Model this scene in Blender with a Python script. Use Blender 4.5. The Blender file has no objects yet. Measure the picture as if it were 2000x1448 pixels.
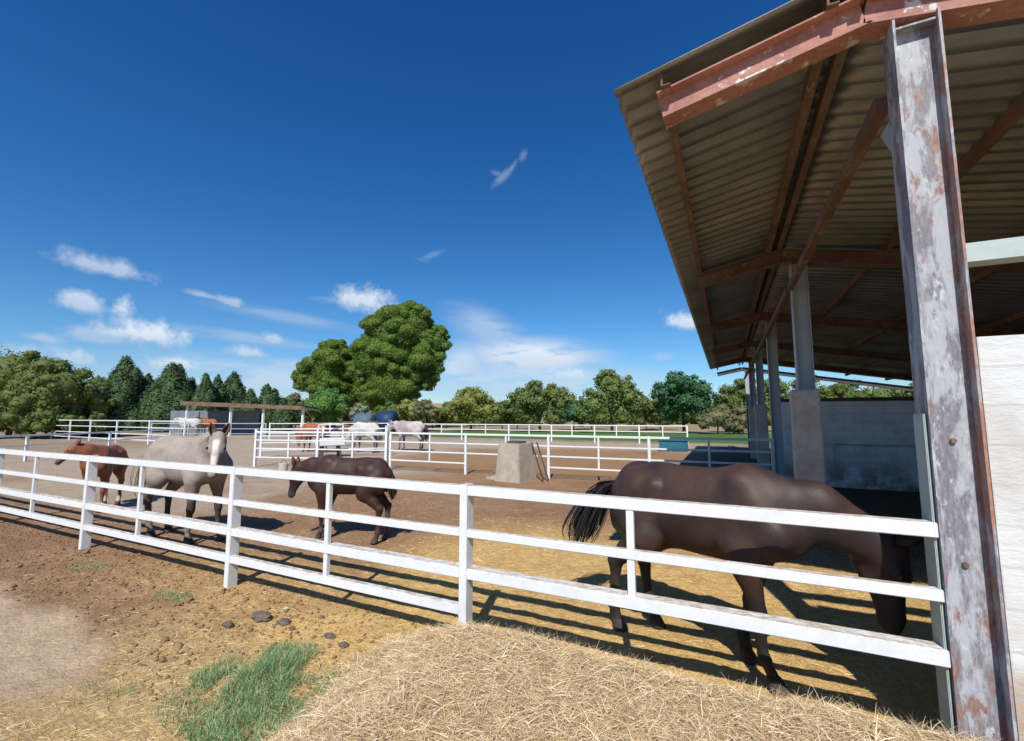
import bpy, bmesh, math, random
import numpy as np
from mathutils import Vector, Matrix
R = math.radians
rng = np.random.default_rng(7); random.seed(7)
SC = bpy.context.scene; COL = SC.collection
# ------------------------------------------------------------------ camera, sky, sun
CAMH = 1.75; PITCH = 5.776; YAW = 25.55; FPX = 870.0
cam = bpy.data.objects.new('camera', bpy.data.cameras.new('camera')); COL.objects.link(cam)
cam.location = (0, 0, CAMH); cam.rotation_euler = (R(90 + PITCH), 0, R(YAW))
cam.data.sensor_width = 36; cam.data.lens = 36 * FPX / 2000.0
cam.data.clip_start = .05; cam.data.clip_end = 6000
SC.camera = cam
SUNV = Vector((.24, -.87, 1.0)).normalized()           # towards the sun
sun = bpy.data.objects.new('sun', bpy.data.lights.new('sun', 'SUN')); COL.objects.link(sun)
sun.rotation_euler = SUNV.to_track_quat('Z', 'Y').to_euler(); sun.location = (0, 0, 30)
sun.data.energy = 4.6; sun.data.angle = R(.53); sun.data.color = (1.0, .95, .87)
SC.view_settings.view_transform = 'Standard'; SC.view_settings.look = 'None'
SC.view_settings.exposure = 0.28; SC.view_settings.gamma = 1.0
_F = Vector((-math.sin(R(YAW)) * math.cos(R(PITCH)), math.cos(R(YAW)) * math.cos(R(PITCH)), math.sin(R(PITCH))))
_Rt = Vector((math.cos(R(YAW)), math.sin(R(YAW)), 0)); _Up = _Rt.cross(_F)
def ray(x, y): return _F + _Rt * ((x - 1000) / FPX) - _Up * ((y - 724) / FPX)
def at(x, y, D): return Vector((0, 0, CAMH)) + ray(x, y) * D          # D metres ahead
def gnd(x, y):
    d = ray(x, y); return Vector((0, 0, CAMH)) + d * (-CAMH / d.z)
def world():
    w = bpy.data.worlds.new('World'); SC.world = w; w.use_nodes = True
    nt = w.node_tree; N = nt.nodes; L = nt.links; N.clear()
    def mt(op, a, b=None, c=None, clamp=False):
        n = N.new('ShaderNodeMath'); n.operation = op; n.use_clamp = clamp
        for i, v in enumerate((a, b, c)):
            if v is None: continue
            if isinstance(v, (int, float)): n.inputs[i].default_value = v
            else: L.new(v, n.inputs[i])
        return n.outputs[0]
    sky = N.new('ShaderNodeTexSky'); sky.sky_type = 'NISHITA'; sky.sun_disc = False
    sky.sun_elevation = math.asin(SUNV.z); sky.sun_rotation = math.atan2(SUNV.x, SUNV.y)
    sky.altitude = 300; sky.air_density = 1.0; sky.dust_density = .35; sky.ozone_density = 2.2
    hs = N.new('ShaderNodeHueSaturation'); hs.inputs['Saturation'].default_value = SKY_SAT; hs.inputs['Hue'].default_value = SKY_HUE
    L.new(sky.outputs[0], hs.inputs['Color'])
    zz = N.new('ShaderNodeTexCoord'); sx = N.new('ShaderNodeSeparateXYZ'); L.new(zz.outputs['Generated'], sx.inputs[0])
    cr = N.new('ShaderNodeValToRGB'); cr.color_ramp.elements[0].position = 0.0; cr.color_ramp.elements[0].color = SKY_T[0]; cr.color_ramp.elements[1].position = 1.0; cr.color_ramp.elements[1].color = (1.25, 1.05, .95, 1)
    for p_, c_ in ((.74, SKY_T[3]), (.10, SKY_T[1]), (.32, SKY_T[2])): e_ = cr.color_ramp.elements.new(p_); e_.color = c_
    L.new(sx.outputs[2], cr.inputs[0]); ml = N.new('ShaderNodeMix'); ml.data_type = 'RGBA'; ml.blend_type = 'MULTIPLY'; ml.inputs[0].default_value = 1; L.new(hs.outputs[0], ml.inputs[6]); L.new(cr.outputs[0], ml.inputs[7])
    bs = N.new('ShaderNodeBackground'); bs.inputs[1].default_value = SKY_STR; L.new(ml.outputs[2], bs.inputs[0])
    tc = N.new('ShaderNodeTexCoord'); D = tc.outputs['Generated']
    def dot(v):
        n = N.new('ShaderNodeVectorMath'); n.operation = 'DOT_PRODUCT'; L.new(D, n.inputs[0]); n.inputs[1].default_value = v; return n.outputs['Value']
    def noise(scale, detail, stretch=(1, 1, 1), rough=.55):
        m = N.new('ShaderNodeMapping'); m.inputs['Scale'].default_value = stretch; L.new(D, m.inputs['Vector'])
        n = N.new('ShaderNodeTexNoise'); n.inputs['Scale'].default_value = scale; n.inputs['Detail'].default_value = detail
        n.inputs['Roughness'].default_value = rough; L.new(m.outputs[0], n.inputs['Vector']); return n.outputs['Fac']
    n1 = noise(16, 7); n2 = noise(9, 6, (1, 1, 5), .6); n3 = noise(45, 6, rough=.65)
    nA = mt('ADD', mt('MULTIPLY', mt('SUBTRACT', n1, .5), 2.6), mt('MULTIPLY', mt('SUBTRACT', n3, .5), 2.2))
    nB = mt('MULTIPLY', mt('SUBTRACT', n2, .5), 3.4)
    total = None; shade = None
    # x, y, half width, half height (angles taken from the place), opacity, tilt, kind
    for (px, py, a, b, op, tilt, kind) in CLOUDS:
        a *= 1.03; b *= 1.1; op = min(1.0, op * 1.1)
        c = ray(px, py).normalized(); sc = ray(px, py).length; rt = c.cross(Vector((0, 0, 1))).normalized(); up = rt.cross(c)
        ct, st = math.cos(R(tilt)), math.sin(R(tilt)); r2 = rt * ct + up * st; u2 = up * ct - rt * st
        a2 = a / FPX / sc; b2 = b / FPX / sc
        u = mt('DIVIDE', dot(r2), a2); v = mt('DIVIDE', dot(u2), b2)
        front = mt('GREATER_THAN', dot(c), 0)
        if kind == 'c':    # flat base: squash below the centre
            v2 = mt('MULTIPLY', v, mt('ADD', 1.0, mt('MULTIPLY', mt('LESS_THAN', v, 0), .7)))
            q = mt('SQRT', mt('ADD', mt('MULTIPLY', u, u), mt('MULTIPLY', v2, v2)))
            m = mt('ADD', mt('SUBTRACT', 1.0, q), mt('MULTIPLY', nA, .62)); m = mt('MULTIPLY', m, 1.35, clamp=True)
        else:
            q = mt('SQRT', mt('ADD', mt('MULTIPLY', u, u), mt('MULTIPLY', v, v)))
            m = mt('MULTIPLY', mt('SUBTRACT', 1.0, q, clamp=True), mt('ADD', .9, nB, clamp=True)); m = mt('MULTIPLY', m, 1.5, clamp=True)
        m = mt('MULTIPLY', mt('MULTIPLY', m, op), front)
        total = m if total is None else mt('MAXIMUM', total, m)
        s = mt('MULTIPLY', m, mt('ADD', .55, mt('MULTIPLY', v, .45), clamp=True))
        shade = s if shade is None else mt('MAXIMUM', shade, s)
    cc = N.new('ShaderNodeMix'); cc.data_type = 'RGBA'
    cc.inputs[6].default_value = (.33, .42, .57, 1); cc.inputs[7].default_value = (.74, .82, .90, 1)
    L.new(shade, cc.inputs[0])
    bc = N.new('ShaderNodeBackground'); L.new(cc.outputs[2], bc.inputs[0]); bc.inputs[1].default_value = 1.0
    ms = N.new('ShaderNodeMixShader'); L.new(total, ms.inputs[0]); L.new(bs.outputs[0], ms.inputs[1]); L.new(bc.outputs[0], ms.inputs[2])
    o = N.new('ShaderNodeOutputWorld'); L.new(ms.outputs[0], o.inputs[0])
SKY_STR = .10; SKY_SAT = 1.15; SKY_HUE = .5
SKY_T = [(.70, .80, .98, 1), (.52, .79, 1.0, 1), (.32, .72, 1.0, 1), (.12, .57, .98, 1)]
CLOUDS = [(215, 527, 100, 26, .62, -6, 'c'), (158, 594, 50, 27, .7, -6, 'c'), (244, 604, 26, 30, .95, 0, 'c'), (285, 655, 76, 40, .95, -6, 'c'), (232, 650, 34, 22, .8, 0, 'c'),
          (200, 660, 75, 22, .5, 0, 'c'), (85, 662, 40, 16, .5, -6, 'c'), (140, 700, 75, 26, .6, -12, 'c'), (55, 690, 40, 22, .55, 0, 'c'),
          (345, 715, 60, 20, .75, 0, 'c'), (480, 690, 42, 18, .7, 0, 'c'), (532, 664, 26, 15, .6, -5, 'c'), (713, 592, 68, 38, .85, -8, 'c'),
          (400, 578, 40, 9, .5, -6, 'c'), (450, 592, 38, 14, .55, -14, 'c'), (1040, 700, 190, 48, .95, -3, 'w'), (960, 650, 120, 45, .5, -28, 'w'),
          (905, 720, 80, 60, .7, 40, 'w'), (1335, 632, 52, 26, .85, -12, 'c'), (982, 346, 34, 9, .30, 42, 'w'), (1000, 328, 22, 5, .26, 55, 'w'), (972, 340, 18, 6, .22, -20, 'w'), (1022, 304, 15, 8, .24, 62, 'w'),
          (845, 498, 30, 7, .22, 24, 'w'), (825, 508, 18, 4, .15, -10, 'w'), (1290, 700, 34, 14, .35, 0, 'c'), (1040, 745, 330, 42, .6, 0, 'w'), (480, 745, 300, 55, .6, -3, 'w'),
          (560, 620, 160, 16, .35, -6, 'w'), (480, 660, 190, 14, .4, -4, 'w'), (660, 588, 60, 8, .3, 0, 'w'), (1110, 735, 55, 24, .8, 0, 'c'),
          (1010, 735, 45, 18, .6, 0, 'c'), (610, 720, 260, 18, .5, -3, 'w')]
world()

# ------------------------------------------------------------------ helpers
def tag(o, label=None, cat=None, group=None, kind=None):
    if label: o['label'] = label
    if cat: o['category'] = cat
    if group: o['group'] = group
    if kind: o['kind'] = kind
    return o
def empty(name, loc=(0, 0, 0), rz=0, label=None, cat=None, group=None):
    o = bpy.data.objects.new(name, None); COL.objects.link(o); o.location = loc; o.rotation_euler = (0, 0, rz); o.empty_display_size = .2
    return tag(o, label, cat, group)
def mesh_np(name, V, Fq, mat, parent=None, smooth=False, loc=None, attr=None):
    """V (n,3), Fq: (m,k) array or list of index tuples."""
    me = bpy.data.meshes.new(name)
    if isinstance(Fq, np.ndarray):
        m, k = Fq.shape
        me.vertices.add(len(V)); me.vertices.foreach_set('co', np.asarray(V, np.float32).ravel())
        me.loops.add(m * k); me.loops.foreach_set('vertex_index', Fq.astype(np.int32).ravel())
        me.polygons.add(m); me.polygons.foreach_set('loop_start', np.arange(0, m * k, k, dtype=np.int32))
        me.polygons.foreach_set('loop_total', np.full(m, k, np.int32)); me.update(calc_edges=True); me.validate()
    else:
        me.from_pydata([tuple(v) for v in V], [], Fq); me.update()
    if smooth: me.polygons.foreach_set('use_smooth', np.ones(len(me.polygons), bool))
    if attr is not None:
        a = me.color_attributes.new('tint', 'FLOAT_COLOR', 'POINT')
        c = np.ones((len(V), 4), np.float32); c[:, :attr.shape[1]] = attr; a.data.foreach_set('color', c.ravel())
    me.materials.append(mat)
    o = bpy.data.objects.new(name, me); COL.objects.link(o)
    if parent is not None: o.parent = parent
    if loc is not None: o.location = loc
    return o
class MB:
    def __init__(s): s.v = []; s.f = []
    def add(s, vs, fs):
        n = len(s.v); s.v += [tuple(v) for v in vs]; s.f += [tuple(i + n for i in f) for f in fs]; return s
    def box(s, x0, x1, y0, y1, z0, z1):
        return s.add([(x0, y0, z0), (x1, y0, z0), (x1, y1, z0), (x0, y1, z0), (x0, y0, z1), (x1, y0, z1), (x1, y1, z1), (x0, y1, z1)],
                     [(0, 3, 2, 1), (4, 5, 6, 7), (0, 1, 5, 4), (1, 2, 6, 5), (2, 3, 7, 6), (3, 0, 4, 7)])
    def beam(s, a, b, w, h, off=(0, 0), up=(0, 0, 1)):
        a = Vector(a); b = Vector(b); d = (b - a).normalized(); up = (0, 1, 0) if abs(d.dot(Vector(up))) > .999 else up; side = d.cross(Vector(up)).normalized(); u = side.cross(d)
        vs = []
        for p in (a, b):
            c = p + side * off[0] + u * off[1]
            vs += [c - side * w / 2 - u * h / 2, c + side * w / 2 - u * h / 2, c + side * w / 2 + u * h / 2, c - side * w / 2 + u * h / 2]
        return s.add(vs, [(0, 1, 2, 3), (7, 6, 5, 4), (0, 4, 5, 1), (1, 5, 6, 2), (2, 6, 7, 3), (3, 7, 4, 0)])
    def ibeam(s, a, b, w, h, t=.012, up=(0, 0, 1)):
        s.beam(a, b, w, t, (0, h / 2 - t / 2), up); s.beam(a, b, w, t, (0, -h / 2 + t / 2), up)
        return s.beam(a, b, t, h - 2 * t, (0, 0), up)
    def tube(s, pts, rad, n=10):
        pts = [Vector(p) for p in pts]; rings = []
        for i, p in enumerate(pts):
            d = (pts[min(i + 1, len(pts) - 1)] - pts[max(i - 1, 0)]).normalized()
            q = Vector((0, 0, 1)) if abs(d.z) < .9 else Vector((1, 0, 0)); a = d.cross(q).normalized(); b = d.cross(a)
            r = rad[i] if isinstance(rad, (list, tuple)) else rad
            rings.append([p + a * r * math.cos(2 * math.pi * k / n) + b * r * math.sin(2 * math.pi * k / n) for k in range(n)])
        vs = [v for r in rings for v in r]; fs = []
        for i in range(len(rings) - 1):
            for k in range(n): fs.append((i * n + k, i * n + (k + 1) % n, (i + 1) * n + (k + 1) % n, (i + 1) * n + k))
        fs.append(tuple(range(n))[::-1]); fs.append(tuple((len(rings) - 1) * n + k for k in range(n)))
        return s.add(vs, fs)
    def build(s, name, mat, parent=None, smooth=False, bevel=0):
        o = mesh_np(name, s.v, s.f, mat, parent, smooth)
        bm = bmesh.new(); bm.from_mesh(o.data); bmesh.ops.recalc_face_normals(bm, faces=bm.faces)
        if bevel: bmesh.ops.bevel(bm, geom=bm.edges[:], offset=bevel, segments=2, affect='EDGES', clamp_overlap=True)
        bm.to_mesh(o.data); bm.free()
        if smooth and bevel == 0: o.data.polygons.foreach_set('use_smooth', np.ones(len(o.data.polygons), bool))
        return o
def vnoise(P, scale, seed=0, octv=4, rough=.5):
    """value noise, P (n,2 or 3) -> about -1..1"""
    P = np.asarray(P, float); out = np.zeros(len(P)); amp = 1; tot = 0
    if P.shape[1] == 2: P = np.c_[P, np.zeros(len(P))]
    for o in range(octv):
        q = P * scale + seed * 17.3 + o * 5.1; i = np.floor(q).astype(np.int64); f = q - i; f = f * f * (3 - 2 * f); acc = 0
        for dx in (0, 1):
            for dy in (0, 1):
                for dz in (0, 1):
                    h = ((i[:, 0] + dx) * 374761393 + (i[:, 1] + dy) * 668265263 + (i[:, 2] + dz) * 2147483647 + seed * 974711 + o * 131) & 0xffffffff
                    h = ((h ^ (h >> 13)) * 1274126177) & 0xffffffff; h = (h ^ (h >> 16)) / 4294967295.0
                    acc = acc + h * (f[:, 0] if dx else 1 - f[:, 0]) * (f[:, 1] if dy else 1 - f[:, 1]) * (f[:, 2] if dz else 1 - f[:, 2])
        out += amp * (acc * 2 - 1); tot += amp; amp *= rough; scale *= 2.03
    return out / tot
# ------------------------------------------------------------------ materials
class Mat:
    def __init__(s, name, rough=.8, spec=.3):
        s.m = bpy.data.materials.new(name); s.m.use_nodes = True; s.nt = s.m.node_tree; s.N = s.nt.nodes; s.L = s.nt.links
        s.b = s.N['Principled BSDF']; s.b.inputs['Roughness'].default_value = rough; s.b.inputs['Specular IOR Level'].default_value = spec
        s.tc = s.N.new('ShaderNodeTexCoord').outputs['Object']
    def put(s, inp, v):
        if hasattr(v, 'links'): s.L.new(v, inp)
        elif isinstance(v, (tuple, list)) and len(v) == 3 and inp.type == 'RGBA': inp.default_value = (*v, 1)
        else: inp.default_value = v
    def noise(s, scale, detail=4, stretch=(1, 1, 1), rough=.55, dist=0):
        m = s.N.new('ShaderNodeMapping'); m.inputs['Scale'].default_value = stretch; s.L.new(s.tc, m.inputs['Vector'])
        n = s.N.new('ShaderNodeTexNoise'); n.inputs['Scale'].default_value = scale; n.inputs['Detail'].default_value = detail
        n.inputs['Roughness'].default_value = rough; n.inputs['Distortion'].default_value = dist
        s.L.new(m.outputs[0], n.inputs['Vector']); return n.outputs['Fac']
    def ramp(s, v, a, b, lo=0., hi=1.):
        n = s.N.new('ShaderNodeMapRange'); n.inputs[1].default_value = a; n.inputs[2].default_value = b; n.inputs[3].default_value = lo; n.inputs[4].default_value = hi
        s.L.new(v, n.inputs[0]); return n.outputs[0]
    def mix(s, f, a, b, mode='MIX'):
        n = s.N.new('ShaderNodeMix'); n.data_type = 'RGBA'; n.blend_type = mode
        s.put(n.inputs[0], f); s.put(n.inputs[6], a); s.put(n.inputs[7], b); return n.outputs[2]
    def math(s, op, a, b=0.):
        n = s.N.new('ShaderNodeMath'); n.operation = op; s.put(n.inputs[0], a); s.put(n.inputs[1], b); return n.outputs[0]
    def attr(s, name='tint'):
        n = s.N.new('ShaderNodeAttribute'); n.attribute_name = name; return n
    def color(s, c): s.put(s.b.inputs['Base Color'], c); return s
    def bump(s, h, strength=.4, dist=.01):
        n = s.N.new('ShaderNodeBump'); n.inputs['Strength'].default_value = strength; n.inputs['Distance'].default_value = dist
        s.L.new(h, n.inputs['Height']); s.L.new(n.outputs[0], s.b.inputs['Normal']); return s
    def xyz(s):
        n = s.N.new('ShaderNodeSeparateXYZ'); s.L.new(s.tc, n.inputs[0]); return n.outputs
M = {}
def mk_white(name, base, rustlo, dirt):
    m = Mat(name, .45, .4); n = m.noise(9, 6, (1, 1, 1), .7); f = m.noise(55, 5, (1, 3, 3), .65)
    c = m.mix(m.ramp(n, .45, .75), base, tuple(x * .88 for x in base)); c = m.mix(m.math('MULTIPLY', m.ramp(f, rustlo, rustlo + .04), .8), c, (.22, .10, .05))
    g = m.N.new('ShaderNodeNewGeometry'); s = m.N.new('ShaderNodeSeparateXYZ'); m.L.new(g.outputs['Normal'], s.inputs[0])
    top = m.math('MULTIPLY', m.ramp(s.outputs[2], .5, .9), m.ramp(m.noise(14, 6, (1, 2, 2), .7), .38, .6)); c = m.mix(m.math('MULTIPLY', top, dirt), c, (.40, .30, .20))
    m.color(c).bump(f, .25, .004); return m.m
M['white'] = mk_white('white_fence_paint', (.70, .72, .73), .64, .95)
M['white2'] = mk_white('white_far_paint', (.74, .77, .78), .76, .4)
M['grey_green'] = mk_white('dimmed_white_paint', (.42, .50, .48), .68, .3)  # white steel toned down; the grey-green stands in for shade on the end post
M['grey_metal'] = mk_white('blue_grey_paint', (.36, .41, .46), .70, .2)
def mk_post():
    m = Mat('peeling_post_paint', .6, .35); a = m.noise(7, 8, (1.4, 1.4, .35), .68, .3); b = m.noise(16, 7, (1.5, 1.5, .5), .7, .2); d = m.noise(5, 8, (1.2, 1, .5), .72, .4)
    c = m.mix(m.ramp(a, .45, .53), (.37, .39, .43), (.17, .165, .195)); c = m.mix(m.ramp(b, .57, .66), c, (.50, .53, .57)); c = m.mix(m.ramp(d, .575, .64), c, (.23, .12, .095))
    x = m.xyz()[0]; edge = m.math('MAXIMUM', m.math('MULTIPLY', m.ramp(x, .992, .966), m.ramp(x, .9625, .964)), m.ramp(x, 1.12, 1.146)); k = m.math('MULTIPLY', edge, m.ramp(m.noise(9, 6, (1, 1, .4), .7), .42, .55))
    c = m.mix(k, c, (.33, .15, .10)); f = m.noise(90, 4, (1, 1, .3)); c = m.mix(m.ramp(f, .4, .8, 0, .3), c, (.56, .58, .61)); m.color(c).bump(b, .4, .004); return m.m
M['post'] = mk_post()
def mk_rust(name, base, base2, white, wl=.62):
    m = Mat(name, .75, .25); a = m.noise(3, 7, (1, 1, 1), .65); b = m.noise(7, 6, (1, 1, 1), .7); f = m.noise(40, 5)
    c = m.mix(m.ramp(a, .4, .6), base, base2); c = m.mix(m.ramp(b, wl, wl + .05), c, white); c = m.mix(m.ramp(f, .35, .75, 0, .5), c, tuple(x * .55 for x in base2)); m.color(c).bump(f, .4, .004); return m.m
M['salmon'] = mk_rust('salmon_primer', (.46, .235, .195), (.36, .17, .14), (.72, .70, .68), .575)
M['rust'] = mk_rust('rusty_steel', (.22, .145, .10), (.15, .085, .055), (.32, .28, .23), .60)
M['darksteel'] = mk_rust('dark_steel', (.10, .10, .11), (.07, .05, .05), (.16, .15, .15), .66)
def mk_sheet():
    m = Mat('weathered_roof_sheet', .6, .3); a = m.noise(1.2, 6); b = m.noise(14, 5, (.2, 1, 1)); c = m.mix(m.ramp(a, .35, .65), (.37, .38, .37), (.22, .225, .215)); c = m.mix(m.ramp(b, .5, .8, 0, .5), c, (.16, .13, .10)); m.color(c); m.b.inputs['Metallic'].default_value = .55; m.b.inputs['Roughness'].default_value = .42; return m.m
M['sheet'] = mk_sheet()
def mk_plain(name, c1, c2, scale=6, rough=.85, bump=.5, stretch=(1, 1, 1), dist=.01, spec=.2):
    m = Mat(name, rough, spec); a = m.noise(scale, 6, stretch, .62); b = m.noise(scale * 7, 4, stretch); c = m.mix(m.ramp(a, .38, .62), c1, c2); c = m.mix(m.ramp(b, .35, .7, 0, .3), c, tuple(x * .5 for x in c2)); m.color(c).bump(b, bump, dist); return m.m
M['concrete'] = mk_plain('old_concrete', (.46, .41, .34), (.36, .32, .26), 4)
M['jacket'] = mk_plain('dusty_concrete_jacket', (.64, .59, .55), (.52, .43, .35), 2.2)
def mk_block(k=1., nm='whitewashed_blockwork'):
    m = Mat(nm, .85, .2); a = m.noise(2.5, 6, (1, 1, 1), .65); br = m.N.new('ShaderNodeTexBrick'); mp = m.N.new('ShaderNodeMapping'); mp.inputs['Rotation'].default_value = (R(90), 0, 0); m.L.new(m.tc, mp.inputs[0]); m.L.new(mp.outputs[0], br.inputs[0])
    br.inputs['Scale'].default_value = 1; br.inputs['Brick Width'].default_value = .4; br.inputs['Row Height'].default_value = .2; br.inputs['Mortar Size'].default_value = .008
    c = m.mix(m.ramp(a, .45, .72), (.62 * k, .64 * k, .65 * k), (.50 * k, .49 * k, .47 * k)); z = m.xyz()[2]; c = m.mix(m.math('MULTIPLY', m.ramp(z, .9, .2), m.ramp(m.noise(3, 6), .4, .6)), c, (.36, .28, .21)); c = m.mix(m.math('MULTIPLY', br.outputs['Fac'], .35), c, (.40, .38, .36))
    m.color(c).bump(m.math('SUBTRACT', m.noise(12, 6, (1, 1, 2.5), .6), m.math('MULTIPLY', br.outputs['Fac'], .6)), .35, .02); return m.m
M['block'] = mk_block(); M['block_inner'] = mk_block(1.35, 'shade_lifted_blockwork')  # inner copy: same blockwork, colour brightened to lift it out of the roof shade
M['dung'] = mk_plain('dung', (.12, .10, .09), (.17, .135, .11), 14, .95, 1.0)
M['pale'] = mk_plain('pale_stone', (.62, .56, .50), (.50, .44, .38), 10)
M['hoof'] = mk_plain('hoof', (.05, .04, .035), (.09, .075, .065), 20)
M['bark'] = mk_plain('bark', (.12, .085, .06), (.07, .05, .038), 5, .95, 1.0, (1, 1, .3), .05)
M['teal'] = mk_plain('teal_plastic', (.03, .17, .24), (.025, .13, .19), 3, .5, .1)
M['navy'] = mk_plain('navy_tarp', (.02, .05, .12), (.015, .035, .085), 3, .5, .5)
M['bluegrey'] = mk_plain('blue_grey_tarp', (.10, .15, .20), (.075, .11, .15), 3, .6, .5)
M['red'] = mk_plain('faded_red', (.30, .09, .07), (.22, .07, .055), 5)
M['earthbank'] = mk_plain('dry_earth', (.38, .29, .19), (.30, .22, .14), .4, .95, .5)
M['shelterwall'] = mk_plain('galvanised_sheet', (.20, .24, .28), (.16, .19, .22), 1.5, .6, .3)
def mk_leaf(name, c1, c2, c3, trans=.25):
    m = Mat(name, .6, .25); at_ = m.attr(); a = m.noise(.7, 3); c = m.mix(m.ramp(a, .4, .6), c1, c2)
    s = m.N.new('ShaderNodeSeparateColor'); m.L.new(at_.outputs['Color'], s.inputs[0]); c = m.mix(s.outputs[0], c, c3); m.color(c)
    t = m.N.new('ShaderNodeBsdfTranslucent'); m.L.new(c, t.inputs[0]); mx = m.N.new('ShaderNodeMixShader'); mx.inputs[0].default_value = trans
    out = m.N['Material Output']; m.L.new(m.b.outputs[0], mx.inputs[1]); m.L.new(t.outputs[0], mx.inputs[2]); m.L.new(mx.outputs[0], out.inputs[0]); return m.m
M['pine'] = mk_leaf('pine_foliage', (.14, .23, .04), (.105, .185, .032), (.21, .29, .055))
M['cypress'] = mk_leaf('cypress_foliage', (.058, .105, .036), (.042, .08, .03), (.095, .145, .05), .12)
M['decid'] = mk_leaf('olive_green_foliage', (0.121, 0.163, 0.043), (0.085, 0.128, 0.031), (0.213, 0.220, 0.057))
M['bright'] = mk_leaf('fresh_green_foliage', (0.106, 0.227, 0.050), (0.078, 0.185, 0.035), (0.156, 0.284, 0.064))
M['yellowish'] = mk_leaf('yellow_green_foliage', (0.241, 0.256, 0.064), (0.170, 0.199, 0.050), (0.355, 0.327, 0.099))
M['almond'] = mk_leaf('orchard_foliage', (0.142, 0.206, 0.057), (0.106, 0.163, 0.050), (0.270, 0.284, 0.085))
M['bluegreen'] = mk_leaf('blue_green_foliage', (0.057, 0.149, 0.064), (0.043, 0.114, 0.050), (0.099, 0.213, 0.085))
M['greyolive'] = mk_leaf('grey_olive_foliage', (0.227, 0.256, 0.170), (0.170, 0.199, 0.128), (0.312, 0.341, 0.241))
M['brownish'] = mk_leaf('dry_shrub_foliage', (.17, .165, .08), (.125, .125, .06), (.24, .22, .11))
def mk_tint(name, rough, spec, fine=0, trans=0):
    m = Mat(name, rough, spec); c = m.attr().outputs['Color']
    if fine:
        n = m.noise(fine, 4); c = m.mix(m.ramp(n, .35, .65, 0, .35), c, m.mix(1.0, c, (.5, .5, .5), 'MULTIPLY')); m.bump(n, .2, .004)
    m.color(c); return m.m
M['blades'] = mk_tint('dry_straw_blades', .7, .25)
M['grassblades'] = mk_tint('grass_blades', .6, .3)
M['coat'] = mk_tint('horse_coat', .54, .28, 90); M['coatdull'] = mk_tint('horse_coat_matt', .7, .2, 60)
M['hair_black'] = mk_plain('black_horse_hair', (.018, .016, .018), (.03, .027, .03), 30, .5, .2, (1, 1, 1), .01, .4)
M['hair_brown'] = mk_plain('chestnut_horse_hair', (.10, .04, .02), (.07, .03, .018), 30, .5, .2)
M['hair_grey'] = mk_plain('grey_horse_hair', (.20, .16, .13), (.12, .095, .08), 30, .55, .2)
M['eye'] = mk_plain('dark_eye', (.008, .006, .005), (.01, .008, .006), 10, .1, 0, (1, 1, 1), .01, .6)

# ------------------------------------------------------------------ ground
def axis(parts):
    out = [parts[0][0]]
    for a, b, n, p in parts:                      # power spacing
        t = np.linspace(0, 1, n + 1)[1:]; out += list(a + (b - a) * t ** p)
    return np.array(out)
xs = -axis([(0, 9, 220, 1), (9, 16, 90, 1), (16, 60, 80, 1.4), (60, 3000, 30, 3)])[::-1]
xs = np.r_[xs, axis([(0, 3, 80, 1), (3, 14, 30, 1), (14, 3000, 30, 3.5)])[1:]]
ys = np.r_[-axis([(0, 3, 12, 1), (3, 600, 12, 3)])[::-1], axis([(0, 1, 10, 1), (1, 7, 170, 1), (7, 14, 90, 1), (14, 40, 90, 1.2), (40, 3000, 40, 3)])[1:]]
def smooth(a, b, x): t = np.clip((x - a) / (b - a), 0, 1); return t * t * (3 - 2 * t)
def near_sand(X, Y, n): return smooth(.22, -.12, Y - (1.98 - .5 * np.clip((X + 4.4) / 1.2, 0, 3)) + .25 * n) * smooth(-3.3, -4.1, X + .35 * n) * (.25 + .75 * smooth(1.15, 1.45, Y + .2 * n - .1 * (X + 4)))
def straw_w(X, Y, n):
    a = smooth(-4.6, -2.6, X + .6 * n) * smooth(7.8, 5.0, Y + .8 * n) * smooth(9.0, 2.0, X)
    b = smooth(-7.5, -4.0, X + .8 * n) * smooth(2.0, 3.2, Y) * smooth(4.6, 3.4, Y + .4 * n) * .55
    return np.clip(np.maximum(a, b) + .25 * n * (a > .02), 0, 1)
def gheight(X, Y):
    P = np.c_[X, Y]; near = smooth(14, 7, np.hypot(X * .7, Y)); sand = near_sand(X, Y, vnoise(P, .9, 3))
    c = vnoise(P, 5.5, 5, 4, .6); clod = np.clip(vnoise(P, 11, 9, 3), 0, 1)
    front = smooth(3.3, 2.8, Y) * smooth(-2.5, -4.5, X)
    h = near * (1 - .85 * sand) * (.018 * c + (.035 + .03 * front) * clod ** 1.3 - .012) + .04 * vnoise(P, .25, 11, 2) * smooth(3, 8, np.abs(Y - 4) + .2 * np.abs(X + 3))
    return h
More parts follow.
